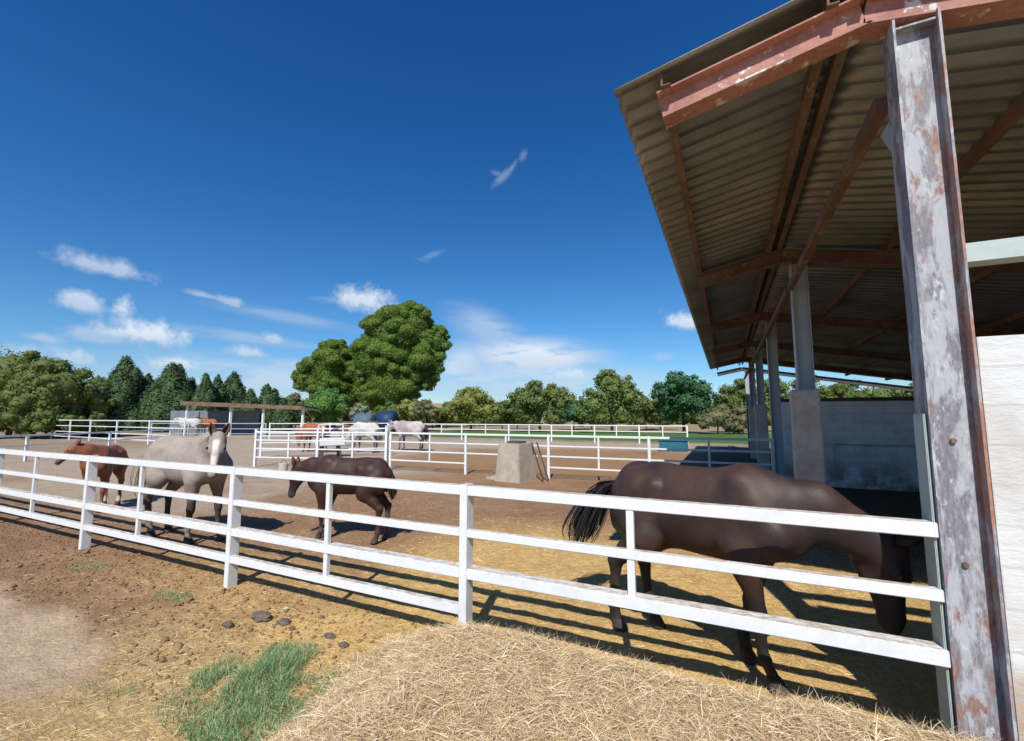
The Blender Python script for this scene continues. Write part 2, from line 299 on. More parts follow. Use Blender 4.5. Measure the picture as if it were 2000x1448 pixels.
def build_ground():
    X, Y = np.meshgrid(xs, ys); X = X.ravel(); Y = Y.ravel(); P = np.c_[X, Y]; n = vnoise(P, .9, 3); n2 = vnoise(P, .35, 4); nf = vnoise(P, 4, 6)
    Z = gheight(X, Y)
    def C(*c): return np.array(c)[None]
    def mx(a, b, w): return a * (1 - w[:, None]) + b * w[:, None]
    c = np.repeat(C(.325, .20, .12), len(X), 0)                                       # brown soil
    c = mx(c, C(.27, .16, .09), smooth(-.2, .4, n) * .7)
    c = mx(c, C(.42, .335, .25), smooth(-7.2, -10, X + .8 * n) * smooth(3.8, 5.0, Y + .5 * n) * smooth(-.3, .3, n2 + .35))
    c = mx(c, C(.44, .345, .27), smooth(21, 24.5, Y + 1.5 * n2) * smooth(5, 0, X) * .9)           # sandy track by the far fence
    c = mx(c, C(.42, .335, .265), smooth(-12.5, -14.5, X + n) * smooth(7, 9, Y))
    c = mx(c, C(.33, .205, .115), smooth(-14, -11, X + n) * smooth(11.5, 13, Y) * smooth(22.5, 20.5, Y + n))
    c = mx(c, C(.27, .20, .12), smooth(-27, -30, X) * smooth(18, 14, Y + n) * .6)
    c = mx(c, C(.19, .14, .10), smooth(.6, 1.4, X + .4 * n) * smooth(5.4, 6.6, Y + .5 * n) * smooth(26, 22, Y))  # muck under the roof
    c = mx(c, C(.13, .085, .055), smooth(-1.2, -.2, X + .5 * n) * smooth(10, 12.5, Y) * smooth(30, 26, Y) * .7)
    far = smooth(29, 32, Y + .35 * X * 0 + n2); c = mx(c, C(.085, .17, .045), far * smooth(-36, -28, X) * smooth(58, 48, Y))
    c = mx(c, C(.33, .26, .16), smooth(48, 60, np.hypot(X, Y)))
    s = np.clip(near_sand(X, Y, n) * 1.05 - .05 + .35 * nf + .35 * vnoise(P, 2.2, 8), 0, 1) * (near_sand(X, Y, n) > .02); c = mx(c, C(.52, .395, .27), s)
    w = straw_w(X, Y, n) * (1 - s); c = mx(c, C(.68, .45, .17), w * .9)
    fs = smooth(-5.5, -3.4, X + .5 * n) * smooth(3.0, 2.2, Y + .3 * n) * (1 - s); c = mx(c, C(.48, .345, .19), fs * .8)
    c *= (1 + .13 * nf)[:, None]
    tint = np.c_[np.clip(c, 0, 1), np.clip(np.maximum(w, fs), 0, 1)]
    nx, ny = len(xs), len(ys); i = (np.arange(ny - 1)[:, None] * nx + np.arange(nx - 1)[None]).ravel()
    m = Mat('paddock_soil', .95, .1); a = m.attr(); base = a.outputs['Color']; fb = m.noise(26, 6, (1, 1, 1), .7); fc = m.noise(7, 6, (1, 1, 1), .65); fd = m.noise(1.7, 7, (1, 1, 1), .7)
    v1 = m.noise(60, 3, (1, .12, 1), .6, 1.2); v2 = m.noise(60, 3, (.12, 1, 1), .6, 1.2); v = m.math('MAXIMUM', v1, v2)
    col = m.mix(m.ramp(fb, .38, .66, 0, .5), base, m.mix(1.0, base, (.42, .38, .34), 'MULTIPLY')); col = m.mix(m.ramp(fc, .3, .45, .35, 0), col, m.mix(1.0, base, (1.35, 1.3, 1.25), 'MULTIPLY'))
    col = m.mix(m.math('MULTIPLY', a.outputs['Alpha'], m.ramp(v, .55, .62, 0, .7)), col, (.66, .48, .22)); col = m.mix(m.ramp(fd, .5, .68, 0, .45), col, m.mix(1.0, base, (.55, .5, .46), 'MULTIPLY')); m.color(col).bump(m.math('ADD', m.math('ADD', fb, m.math('MULTIPLY', fc, 1.5)), m.math('MULTIPLY', v, m.math('MULTIPLY', a.outputs['Alpha'], .6))), .8, .03)
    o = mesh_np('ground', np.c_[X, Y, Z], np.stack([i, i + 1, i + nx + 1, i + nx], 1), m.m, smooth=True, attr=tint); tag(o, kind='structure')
build_ground()

# ------------------------------------------------------------------ blades (straw, grass)
def ribbons(name, P, D, Ln, W, colr, mat, parent=None, seg=2, droop=.3, z_min=None):
    """P root (n,3), D unit dir (n,3), Ln, W (n,), colr (n,3)"""
    n = len(P); side = np.cross(D, rng.normal(size=(n, 3))); side /= np.linalg.norm(side, axis=1)[:, None] + 1e-9
    V = np.zeros((n, (seg + 1) * 2, 3))
    for k in range(seg + 1):
        t = k / seg; p = P + D * (Ln * t)[:, None]; p[:, 2] -= droop * Ln * t * t
        w = (W * (1 - .75 * t))[:, None]; V[:, 2 * k] = p - side * w / 2; V[:, 2 * k + 1] = p + side * w / 2
    base = (np.arange(n) * (seg + 1) * 2)[:, None]
    Fq = np.concatenate([base + np.array([2 * k, 2 * k + 1, 2 * k + 3, 2 * k + 2])[None] for k in range(seg)], 0)
    if z_min is not None: V[..., 2] = np.maximum(V[..., 2], z_min)
    return mesh_np(name, V.reshape(-1, 3), Fq, mat, parent, attr=np.repeat(colr, (seg + 1) * 2, 0))
def pile_h(X, Y):
    n = vnoise(np.c_[X, Y], 1.1, 21); n2 = vnoise(np.c_[X, Y], 3.5, 22); e = smooth(-2.45, -1.35, X + .30 * n + .12 * n2 + .25 * (Y - 2)) * smooth(1.25, .95, X + .1 * n)
    return (.33 + .07 * n + .05 * n2) * e * smooth(3.14, 2.72, Y + .06 * n2) * smooth(.5, 2.3, Y - .1 * X)
def build_straw():
    gx = np.linspace(-3.0, 1.7, 160); gy = np.linspace(.3, 3.3, 110); X, Y = np.meshgrid(gx, gy); X = X.ravel(); Y = Y.ravel(); H = pile_h(X, Y) - .012; H += np.where(H > .01, .02 * vnoise(np.c_[X, Y], 11, 3), 0)
    H = np.where(H < .0, -.04, H); nx = len(gx); i = (np.arange(len(gy) - 1)[:, None] * nx + np.arange(nx - 1)[None]).ravel()
    m = Mat('straw_heap', .9, .1); v = m.math('MAXIMUM', m.noise(70, 3, (1, .15, 1), .6, 1.5), m.noise(70, 3, (.15, 1, 1), .6, 1.5))
    m.color(m.mix(m.ramp(v, .45, .62), (.22, .15, .08), (.62, .46, .26))).bump(v, .8, .03)
    root = mesh_np('straw_pile', np.c_[X, Y, H], np.stack([i, i + 1, i + nx + 1, i + nx], 1), m.m, smooth=True)
    tag(root, 'long heap of loose dry straw lying along the foot of the white fence', 'straw', kind='stuff')
    n = 125000; X = rng.uniform(-3.0, 1.3, n); Y = rng.uniform(.7, 3.12, n); h = pile_h(X, Y); k = (h > .004) & (rng.uniform(0, 1, n) < smooth(-.03, .10, h)); X = X[k]; Y = Y[k]; h = h[k]; n = len(X)
    a = rng.uniform(0, 6.283, n); el = np.abs(rng.normal(0, .42, n)); D = np.c_[np.cos(a) * np.cos(el), np.sin(a) * np.cos(el), np.sin(el)]
    pal = np.array([(.76, .60, .37), (.64, .48, .28), (.86, .72, .50), (.48, .34, .19), (.70, .53, .30)]); c = pal[rng.integers(0, 5, n)] * rng.uniform(.75, 1.1, (n, 1))
    b = ribbons('straw_stalks', np.c_[X, Y, h + rng.uniform(-.01, .012, n)], D, rng.uniform(.035, .13, n), rng.gamma(4, .00045, n) + .0007, c, M['blades'], root, 2, .25); b['kind'] = 'stuff'
    # loose litter over the paddock
    n = 150000; X = rng.uniform(-8, 3.5, n); Y = rng.uniform(.7, 8, n) ** 1.0; nn = vnoise(np.c_[X, Y], .9, 3); s = near_sand(X, Y, nn)
    w = np.maximum(straw_w(X, Y, nn), smooth(-5.5, -3.4, X + .5 * nn) * smooth(3.0, 2.2, Y + .3 * nn)) * (1 - s); w = w * (.35 + .65 * smooth(-.2, .3, vnoise(np.c_[X, Y], 2.2, 31))) + .06 * (1 - s)
    k = (rng.uniform(0, 1, n) < w); X = X[k]; Y = Y[k]; n = len(X); a = rng.uniform(0, 6.283, n); el = np.abs(rng.normal(0, .16, n)); D = np.c_[np.cos(a) * np.cos(el), np.sin(a) * np.cos(el), np.sin(el)]
    pal = np.array([(.74, .56, .27), (.64, .45, .18), (.84, .68, .38), (.48, .31, .12)]); c = pal[rng.integers(0, 4, n)] * rng.uniform(.8, 1.12, (n, 1))
    o = ribbons('straw_litter', np.c_[X, Y, gheight(X, Y) + .003], D, rng.uniform(.03, .12, n), rng.uniform(.0016, .0036, n), c, M['blades'], None, 2, .15)
    tag(o, 'golden straw litter strewn over the paddock floor and verge', 'straw', kind='stuff')
    # clods
    n = 6500; X = rng.uniform(-11, -2.4, n); Y = rng.uniform(1.7, 3.3, n); nn = vnoise(np.c_[X, Y], .9, 3); k = rng.uniform(0, 1, n) > near_sand(X, Y, nn) * 1.2 + .1; X = X[k]; Y = Y[k]; n = len(X)
    bm = bmesh.new(); bmesh.ops.create_icosphere(bm, subdivisions=1, radius=1); U = np.array([v.co[:] for v in bm.verts]); Fi = np.array([[v.index for v in f.verts] for f in bm.faces]); bm.free()
    r = rng.gamma(1.6, .0034, n) + .003; V = U[None] * rng.uniform(.45, 1.4, (n, len(U), 1)) * r[:, None, None] * np.array([1, 1, .7]); V[..., 0] += X[:, None]; V[..., 1] += Y[:, None]; V[..., 2] += (gheight(X, Y) + r * .3)[:, None]
    o = mesh_np('soil_clods', V.reshape(-1, 3), (np.arange(n)[:, None, None] * len(U) + Fi[None]).reshape(-1, 3), mk_plain('soil_clod', (.30, .185, .105), (.22, .13, .07), 9))
    tag(o, 'crumbly brown soil clods scattered along the verge', 'soil', kind='stuff')
build_straw()
def grass(name, centre, rad, n, h, label, dens=1.):
    t = rng.uniform(0, 6.283, n); r = np.sqrt(rng.uniform(0, 1, n)) * (1 + .25 * np.sin(3 * t + centre[0])); X = centre[0] + rad[0] * r * np.cos(t); Y = centre[1] + rad[1] * r * np.sin(t)
    k = rng.uniform(0, 1, n) < smooth(-.45, .15, vnoise(np.c_[X, Y], 6, 41, 3)) * (1.3 - r * .9); X = X[k]; Y = Y[k]; r = r[k]; n = len(X)
    a = rng.uniform(0, 6.283, n); el = rng.uniform(.7, 1.45, n); D = np.c_[np.cos(a) * np.cos(el), np.sin(a) * np.cos(el), np.sin(el)]
    c = np.array([(.14, .29, .12), (.11, .23, .095), (.19, .35, .15), (.34, .38, .18), (.46, .42, .22)])[rng.integers(0, 5, n)] * rng.uniform(.75, 1.2, (n, 1))
    o = ribbons(name, np.c_[X, Y, np.zeros(n)] - np.array(centre[:2] + (0,)) + np.c_[np.zeros((n, 2)), gheight(X, Y) - .004], D, rng.uniform(.4, 1.1, n) * h * (1.1 - .4 * r), rng.uniform(.0025, .005, n), c, M['grassblades'], None, 3, .35)
    o.location = (centre[0], centre[1], 0); return tag(o, label, 'grass', kind='stuff')
grass('green_grass', (-2.95, 2.18), (.36, .34), 15000, .18, 'lush green grass tuft on the verge left of the straw heap')
grass('green_grass', (-2.55, 1.93), (.62, .45), 15000, .12, 'thinner green grass spreading toward the straw heap')
grass('green_grass', (-2.15, 2.28), (.28, .24), 2600, .07, 'small green grass fringe at the edge of the straw heap')
grass('green_grass', (-4.92, 2.68), (.26, .15), 1800, .07, 'small dark green grass tuft on brown soil before the fence')
grass('green_grass', (-6.8, 2.76), (.42, .16), 1600, .06, 'low pale green grass tuft between the two leftmost main fence posts')
grass('green_grass', (-3.62, 1.66), (.28, .16), 900, .05, 'sparse green grass at the edge of the sandy path')
def lump(name, loc, r, mat, label, cat, seed, sq=.42):
    bm = bmesh.new(); bmesh.ops.create_icosphere(bm, subdivisions=4, radius=1); V = np.array([v.co[:] for v in bm.verts]); Fi = np.array([[v.index for v in f.verts] for f in bm.faces]); bm.free()
    V *= (1 + .55 * vnoise(V, 2.6, seed, 5, .65))[:, None]; V *= np.array([r[0], r[1], r[0] * sq]); o = mesh_np(name, V, Fi, mat, smooth=True, loc=(loc[0], loc[1], .01 + gheight(np.array([loc[0]]), np.array([loc[1]]))[0])); return tag(o, label, cat)
lump('dung_heap', (-3.72, 2.74), (.10, .06), M['dung'], 'widest grey dung heap on the soil below the white pebble', 'dung', 1)
lump('dung_heap', (-3.47, 2.76), (.06, .045), M['dung'], 'small dark dung heap close right of the widest one', 'dung', 2)
lump('dung_heap', (-3.85, 2.52), (.05, .03), M['dung'], 'small dung clump down left of the widest dung heap', 'dung', 3)
lump('dung_heap', (-2.93, 2.76), (.055, .03), M['dung'], 'dark dung clump near the fence right of the grass tuft', 'dung', 4)
lump('dung_heap', (-2.72, 2.70), (.04, .03), M['dung'], 'rightmost small brown dung lump before the straw heap', 'dung', 5)
lump('dung_heap', (-3.32, 2.72), (.03, .02), M['dung'], 'tiny dung lump between the grey heap and dark clump', 'dung', 6)
lump('pebble', (-3.68, 2.94), (.024, .02), M['pale'], 'small whitish pebble on brown soil before the white fence', 'stone', 7, .7)

# ------------------------------------------------------------------ fences
def fence(label, A, B, posts, mids, rails, h, pw=.066, pd=.105, mat='white', group=None, skip=(), name='paddock_fence', depth=.05):
    """posts, mids: distances along A->B. rails: list of (z centre, height). skip: (bay index, rail index)"""
    A = Vector((*A, 0)); B = Vector((*B, 0)); d = (B - A); Ltot = d.length; d.normalize(); rz = math.atan2(d.y, d.x)
    root = empty(name, A, rz, label, 'fence', group); m = M[mat]
    for s in posts:
        MB().box(s - pw / 2, s + pw / 2, -pd / 2, pd / 2, -.05, h + .004).build('post', m, root, bevel=.004)
    rails = [q if len(q) == 3 else (*q, depth) for q in rails]
    for i in range(len(posts) - 1):
        a, b = posts[i] + pw / 2, posts[i + 1] - pw / 2
        for j, (z, hh, depth) in enumerate(rails):
            if (i, j) in skip: continue
            nseg = max(2, int((b - a) / .5)); mb = MB(); y0 = -pd / 2 + .004; y1 = y0 + depth
            mb.box(a + .0005, b - .0005, y0, y1, z - hh / 2, z + hh / 2).build('rail', m, root, bevel=.005)
        zb = min([z for j, (z, hh, _d) in enumerate(rails) if (i, j) not in skip]); zt = max(z - hh / 2 for z, hh, _d in rails)
        for s in mids:
            if a < s < b:
                MB().box(s - pw * .36, s + pw * .36, -pd / 2 + .010, -pd / 2 + .05, zb, zt + .002).build('picket_post', m, root, bevel=.003)
    return root
RN = [(1.168, .075, .075), (.847, .060, .055), (.548, .080, .10), (.275, .072, .06)]
def near_fence():
    x0 = -17.0; P = [-17.0, -13.95, -10.87, -7.79, -4.71, -1.87, .984]; Mi = [-15.5, -12.4, -9.4, -6.485, -3.33, -.60]
    f = fence('white steel paddock fence running across the foreground to the rusty post', (x0, 3.085), (1, 3.085), [p - x0 for p in P], [p - x0 for p in Mi], RN, 1.21, skip={(5, 3)})
    for o in list(f.children):      # the last post is the taller bracket against the stable post
        if o.name.startswith('post') and o.data.vertices[0].co.x > .9 - x0: 
            bpy.data.objects.remove(o)
    MB().box(.934 - x0, .946 - x0, -.03, .115, -.05, 1.76).build('end_post', M['grey_green'], f, bevel=.004)  # white post, the shade of its side put into the colour
near_fence()
RM = [(1.185, .06), (.905, .045), (.62, .045), (.32, .045)]
fence('white paddock fence crossing behind the horses from the gate post to the stable', (-9.9, 11.55), (.95, 12.05), [0, 2.78, 5.4, 8.1, 10.85], [1.5, 4.1, 6.8, 9.5], RM, 1.22, .07, .07, 'white', skip={(1, 3), (4, 3)}, depth=.04)
fence('white fence bay behind the dark foal left of the middle fence', (-14.8, 10.3), (-9.98, 11.53), [0, 2.4, 4.9], [1.3, 3.7], RM, 1.28, .08, .08, 'white', depth=.04)
fence('short white fence panel in front of the chestnut horse', (-17.5, 12.4), (-13.6, 15.6), [0, 2.4, 5.0], [], RM, 1.3, .08, .08, 'white', depth=.04)
fence('long white fence before the green grass and the orchard trees', (-24, 27.5), (-2.06, 29.0), [0.3, 3.2, 6.6, 10.3, 13.4, 16.3, 19.1, 21.9], [1.8, 4.9, 8.5, 11.8, 14.8, 17.7, 20.5], [(1.12, .06), (.75, .05), (.38, .05)], 1.15, .08, .06, 'white2', depth=.04)
fence('white fence in front of the dark hedge at far left', (-46, 15.6), (-27.5, 15.0), [0, 3.2, 6.4, 10.2, 14.3, 18.2], [], [(1.42, .06), (1.02, .05), (.6, .05), (.25, .05)], 1.45, .09, .07, 'white2', depth=.04)
fence('low white fence behind the chestnut foal at the left edge', (-23.0, 4.2), (-27.5, 14.2), [0, 3.8, 7.3, 10.9], [], [(.98, .07), (.6, .05)], 1.0, .08, .07, 'white2', depth=.04)
fence('white fence in front of the open shelter', (-31, 22.6), (-24, 27.6), [0, 2.2, 4.3, 6.6, 8.6], [], [(1.15, .06), (.75, .05), (.38, .05)], 1.2, .08, .06, 'white2', depth=.04)
fence('grey white rail fence across the mouth of the open shelter', (-40.5, 19.5), (-31.2, 22.5), [0, 3.2, 6.4, 9.7], [], [(1.15, .06), (.75, .05), (.38, .05)], 1.2, .08, .06, 'grey_metal', depth=.04)

# ------------------------------------------------------------------ stable
Y0 = 3.03; SP = 4.5; ZA = 4.13                              # ZA: rafter axis at the apex
def stable():
    S = empty('open_stable', (0, 0, 0), 0, 'long open sided steel stable with corrugated roof at right', 'stable'); xa = .85
    zl = lambda x: ZA - .20 * (xa - x); zr = lambda x: ZA - .18 * (x - xa)
    tops = [Y0 + SP * k for k in range(6)]
    for k, y in enumerate(tops):
        yc = y + .09; mat = 'salmon' if k == 0 else ('rust' if k < 5 else 'darksteel')
        a = MB().ibeam((-.32, yc, zl(-.32)), (xa, yc, ZA), .15, .2); a.build('rafter', M[mat], S)
        MB().ibeam((xa + .001, yc, ZA), (9.2, yc, zr(9.2)), .15, .2).build('rafter', M[mat], S)
        b = MB(); z1 = 3.99; b.box(.95, .962, y, y + .18, -.1, z1); b.box(1.148, 1.16, y, y + .18, -.1, z1); b.box(.962, 1.148, y + .075, y + .087, -.1, z1); b.box(.963, 1.147, y + .02, y + .074, z1 - .05, z1 - .038)
        po = b.build('post', M['post'] if k == 0 else M['grey_metal'], S)
        if k in (1, 3, 4): MB().box(.86, 1.20, y - .08, y + .26, -.1, 2.12).build('concrete_jacket', M['jacket'], po, bevel=.02)
        if k == 0:
            for zz in (1.0, 1.62):
                MB().tube([(1.06, y + .075, zz), (1.06, y + .06, zz)], .013, 8).build('bolt', M['rust'], po)
            MB().add([(.955, y + .2, 3.5), (.955, y + .2, 3.3), (.955, y + .36, 3.5), (.965, y + .2, 3.5), (.965, y + .2, 3.3), (.965, y + .36, 3.5)], [(0, 1, 2), (5, 4, 3), (0, 3, 4, 1), (1, 4, 5, 2), (2, 5, 3, 0)]).build('gusset_plate', M['grey_metal'], po)
    for x in (2.1, 3.5, 4.9, 6.3, 7.7):                     # inner purlins
        MB().beam((x, Y0 - .05, zr(x) + .155), (x, 24.3, zr(x) + .155), .06, .1).build('purlin', M['rust'], S)
    for x in (-.30, .66, .80):
        c = MB(); z = zl(x) + .15; c.beam((x, Y0 - .02, z), (x, 24.3, z), .012, .10); c.beam((x + .03, Y0 - .02, z - .046), (x + .03, 24.3, z - .046), .05, .008); c.build('purlin', M['rust'], S)
    for k in range(5): MB().beam((.93, tops[k] + .2, 3.62), (.93, tops[k + 1] - .01, 3.62), .07, .09).build('tie_beam', M['rust'], S)
    def sheet(x0, z0, x1, z1, ya, yb, name):
        pitch = .2; pts = []; y = ya
        while y < yb: pts += [(y, 0), (y + .09, 0), (y + .10, .072), (y + .17, .072)]; y += pitch
        V = []; n = len(pts); nxs = 24
        for lay in (0, -.004):
            for i in range(nxs + 1):
                t = i / nxs
                for (yy, dz) in pts: V.append((x0 + (x1 - x0) * t, yy, z0 + (z1 - z0) * t + dz + lay))
        V = np.array(V); F = []
        off = (nxs + 1) * n
        for i in range(nxs):
            for j in range(n - 1):
                a = i * n + j; F.append((a, a + 1, a + n + 1, a + n)); F.append((off + a, off + a + n, off + a + n + 1, off + a + 1))
        for j in range(n - 1): F.append((j, off + j, off + j + 1, j + 1)); q = nxs * n + j; F.append((q, q + 1, off + q + 1, off + q))
        for i in range(nxs): a = i * n; F.append((a, a + n, off + a + n, off + a)); a = i * n + n - 1; F.append((a, off + a, off + a + n, a + n))
        mesh_np(name, V, np.array(F), M['sheet'], S)
    sheet(-.62, zl(-.62) + .207, .79, zl(.79) + .207, Y0 - .07, 24.3, 'roof_sheet')
    sheet(.795, zr(.80) + .207, 9.6, zr(9.6) + .207, Y0 - .07, 24.3, 'roof_sheet')
    rc = MB(); rc.beam((.66, Y0 - .075, ZA + .262), (.66, 24.3, ZA + .262), .26, .004); rc.beam((.92, Y0 - .075, ZA + .270), (.92, 24.3, ZA + .270), .26, .004); rc.build('ridge_cap', M['sheet'], S)
    MB().box(1.165, 1.20, Y0 + .12, Y0 + .17, -.1, 2.2).build('wall_channel', M['rust'], S)
    MB().box(1.202, 9.5, Y0 + .10, Y0 + .24, -.1, 2.16).build('end_wall', M['block'], S)
    MB().box(1.162, 9.3, Y0 + .02, Y0 + .14, 2.545, 2.645).build('lintel_beam', M['grey_green'], S)
    MB().box(1.30, 9.5, 13.5, 13.66, -.1, 2.10).build('inner_wall', M['block_inner'], S)
    MB().box(1.25, 9.5, 13.46, 13.70, 2.103, 2.19).build('wall_cap', M['darksteel'], S)
    w = MB(); w.tube([(2.35, 13.42, 1.05), (4.1, 13.42, 1.05)], .014); w.tube([(2.35, 13.42, 1.03), (2.35, 13.42, .1)], .008); w.tube([(4.1, 13.42, 1.03), (4.1, 13.42, .1)], .008); w.build('hay_rail', M['jacket'], S)
    MB().box(9.505, 9.7, Y0 + .1, 24.3, -.1, 2.75).build('back_wall', M['darksteel'], S)
stable()
# concrete block (well head) with bars
def well():
    r = empty('well_block', (-5.25, 11.15, 0), R(-8), 'tapered grey concrete block with an iron lid in the middle of the paddock', 'concrete block')
    b = MB(); b.add([(-.47, -.45, -.05), (.47, -.45, -.05), (.47, .6, -.05), (-.47, .6, -.05), (-.37, -.36, 1.0), (.38, -.36, 1.0), (.38, .5, 1.0), (-.37, .5, 1.0)], [(0, 3, 2, 1), (4, 5, 6, 7), (0, 1, 5, 4), (1, 2, 6, 5), (2, 3, 7, 6), (3, 0, 4, 7)])
    b.build('block', M['concrete'], r, bevel=.02)
    r.scale = (.86, .86, 1.0)
    MB().box(-.2, .25, -.15, .3, 1.0, 1.05).build('lid', M['darksteel'], r)
    MB().box(-.95, -.48, -.25, .25, -.03, .06).build('step_slab', M['concrete'], r, bevel=.01)
    s = MB(); s.beam((.45, .3, 1.02), (.98, .1, .05), .035, .035); s.beam((.52, .5, 1.02), (1.05, .3, .05), .035, .035); s.build('iron_bars', M['darksteel'], r)
well()
def trough():
    c = gnd(1316, 882); r = empty('water_trough', (c.x, c.y, 0), R(3), 'blue green plastic water trough behind the middle fence', 'trough')
    b = MB(); b.box(-.66, .66, -.3, .3, 0, .52); b.build('tub', M['teal'], r, bevel=.03); MB().box(-.71, .71, -.35, .35, .52, .60).build('rim', M['teal'], r, bevel=.012); MB().box(-.6, .6, -.26, .26, .601, .612).build('water', M['navy'], r)
trough()
def feeder():
    c = gnd(644, 893); r = empty('hay_feeder', (c.x, c.y, 0), R(60), 'white hay feeder on dark legs beside the chestnut horse', 'feeder')
    MB().box(-.55, .55, -.3, .3, .48, .80).build('tray', M['white2'], r, bevel=.03)
    for x in (-.4, .4):
        for y in (-.22, .22): MB().beam((x, y, 0), (x * .8, y * .8, .5), .07, .07).build('leg', M['darksteel'], r)
    for x in (-.5, .5): MB().beam((x, 0, .78), (x, 0, 1.35), .05, .05).build('upright', M['white2'], r)
    MB().beam((-.5, 0, 1.37), (.5, 0, 1.37), .05, .05).build('top_rail', M['white2'], r)
feeder()
def gate():
    a = gnd(664, 872); r = empty('metal_gate', (a.x, a.y, 0), R(40), 'open rusty brown metal gate between the chestnut and the spotted grey horse', 'gate')
    for x in (0, 2.0): MB().beam((x, 0, 0), (x, 0, 1.45), .06, .06).build('upright', M['rust'], r)
    for z in (.35, .75, 1.1, 1.4): MB().beam((.03, 0, z), (1.97, 0, z), .04, .05).build('bar', M['rust'], r)
    MB().beam((.05, .03, .35), (1.95, .03, 1.4), .03, .04).build('brace', M['rust'], r)
gate()
def shelter():
    r = empty('field_shelter', (0, 0, 0), 0, 'low open shelter with rusty red roof edge in front of the cypresses', 'shelter')
    P = [gnd(362, 852), gnd(448, 852), gnd(512, 852), gnd(592, 852)]; dv = (P[2] - P[0]).normalized(); nv = Vector((-dv.y, dv.x, 0))
    if nv.dot(P[0]) < 0: nv = -nv
    a = P[0]; Lx = (P[3] - P[0]).length; Lw = (P[2] - P[0]).length; dep = 3.2
    z0, z1 = 2.85, 2.45
    q = lambda s, t, z: tuple(a + dv * s + nv * t + Vector((0, 0, z)))
    b = MB()
    for (s0, s1, za, zb) in ((-.3, Lx, z0, z1),):
        b.add([q(s0, -.4, za), q(s1, -.4, zb), q(s1, dep, zb - .25), q(s0, dep, za - .25), q(s0, -.4, za + .06), q(s1, -.4, zb + .06), q(s1, dep, zb - .19), q(s0, dep, za - .19)], [(0, 3, 2, 1), (4, 5, 6, 7), (0, 1, 5, 4), (1, 2, 6, 5), (2, 3, 7, 6), (3, 0, 4, 7)])
    b.build('roof', M['sheet'], r)
    MB().beam(q(-.3, -.43, z0 - .05), q(Lx, -.43, z1 - .05), .05, .34).build('fascia', M['rust'], r)
    for s in (0, (P[1] - P[0]).length, Lw, Lx - .1): MB().beam(q(s, 0, -.05), q(s, 0, z0 - .1 - (z0 - z1) * s / Lx), .16, .16).build('post', M['white2'], r)
    MB().beam(q(-3.6, dep - .3, 1.1), q(Lw - 2.0, dep - .3, 1.1), .06, 2.2).build('back_wall', M['shelterwall'], r)
    MB().beam(q(-.05, dep * .5, 1.05), q(-.05, dep * .52, 1.05), .06, 2.1).build('side_panel', M['shelterwall'], r)
shelter()

# ------------------------------------------------------------------ trees
def leaf_cloud(lobes, per_m2, size, seed, flat=1.0, up=.35):
    """lobes: (centre, (rx,ry,rz)) -> leaf quads spread through the shells"""
    g = np.random.default_rng(seed); Vs = []; T = []
    for c, rr in lobes:
        rr = np.array(rr); area = 4 * math.pi * (rr.mean() ** 2); n = max(20, int(area * per_m2))
        d = g.normal(size=(n, 3)); d /= np.linalg.norm(d, axis=1)[:, None]; rad = 1 - np.abs(g.normal(0, .16, n)); rad *= 1 + .22 * vnoise(d * 2.0 + np.array(c) * .7, 1.3, seed % 50)
        p = np.array(c) + d * rr * rad[:, None]; nn = d + g.normal(0, .55, (n, 3)) + np.array([0, 0, up]); nn /= np.linalg.norm(nn, axis=1)[:, None]
        t1 = np.cross(nn, g.normal(size=(n, 3))); t1 /= np.linalg.norm(t1, axis=1)[:, None]; t2 = np.cross(nn, t1); s = size * g.uniform(.5, 1.25, (n, 1))
        q = np.stack([p - t1 * s * .5, p + t2 * s * .32 * flat, p + t1 * s * .5, p - t2 * s * .32 * flat], 1); Vs.append(q.reshape(-1, 3)); T.append(np.repeat(np.clip(g.normal(.25, .3, n), 0, 1) * g.uniform(.5, 1.5), 4))
    V = np.concatenate(Vs); T = np.clip(np.concatenate(T), 0, 1); n = len(V) // 4
    return V, (np.arange(n)[:, None] * 4 + np.arange(4)[None]), np.c_[T, T, T]
def core(lobes, k=.78):
    bm = bmesh.new(); bmesh.ops.create_icosphere(bm, subdivisions=2, radius=1); U = np.array([v.co[:] for v in bm.verts]); Fi = np.array([[v.index for v in f.verts] for f in bm.faces]); bm.free(); Vs = []; Fs = []
    for i, (c, rr) in enumerate(lobes):
        v = U * np.array(rr) * k; v *= (1 + .2 * vnoise(U * 2 + i, 1.5, 3))[:, None]; Vs.append(v + np.array(c)); Fs.append(Fi + i * len(U))
    return np.concatenate(Vs), np.concatenate(Fs)
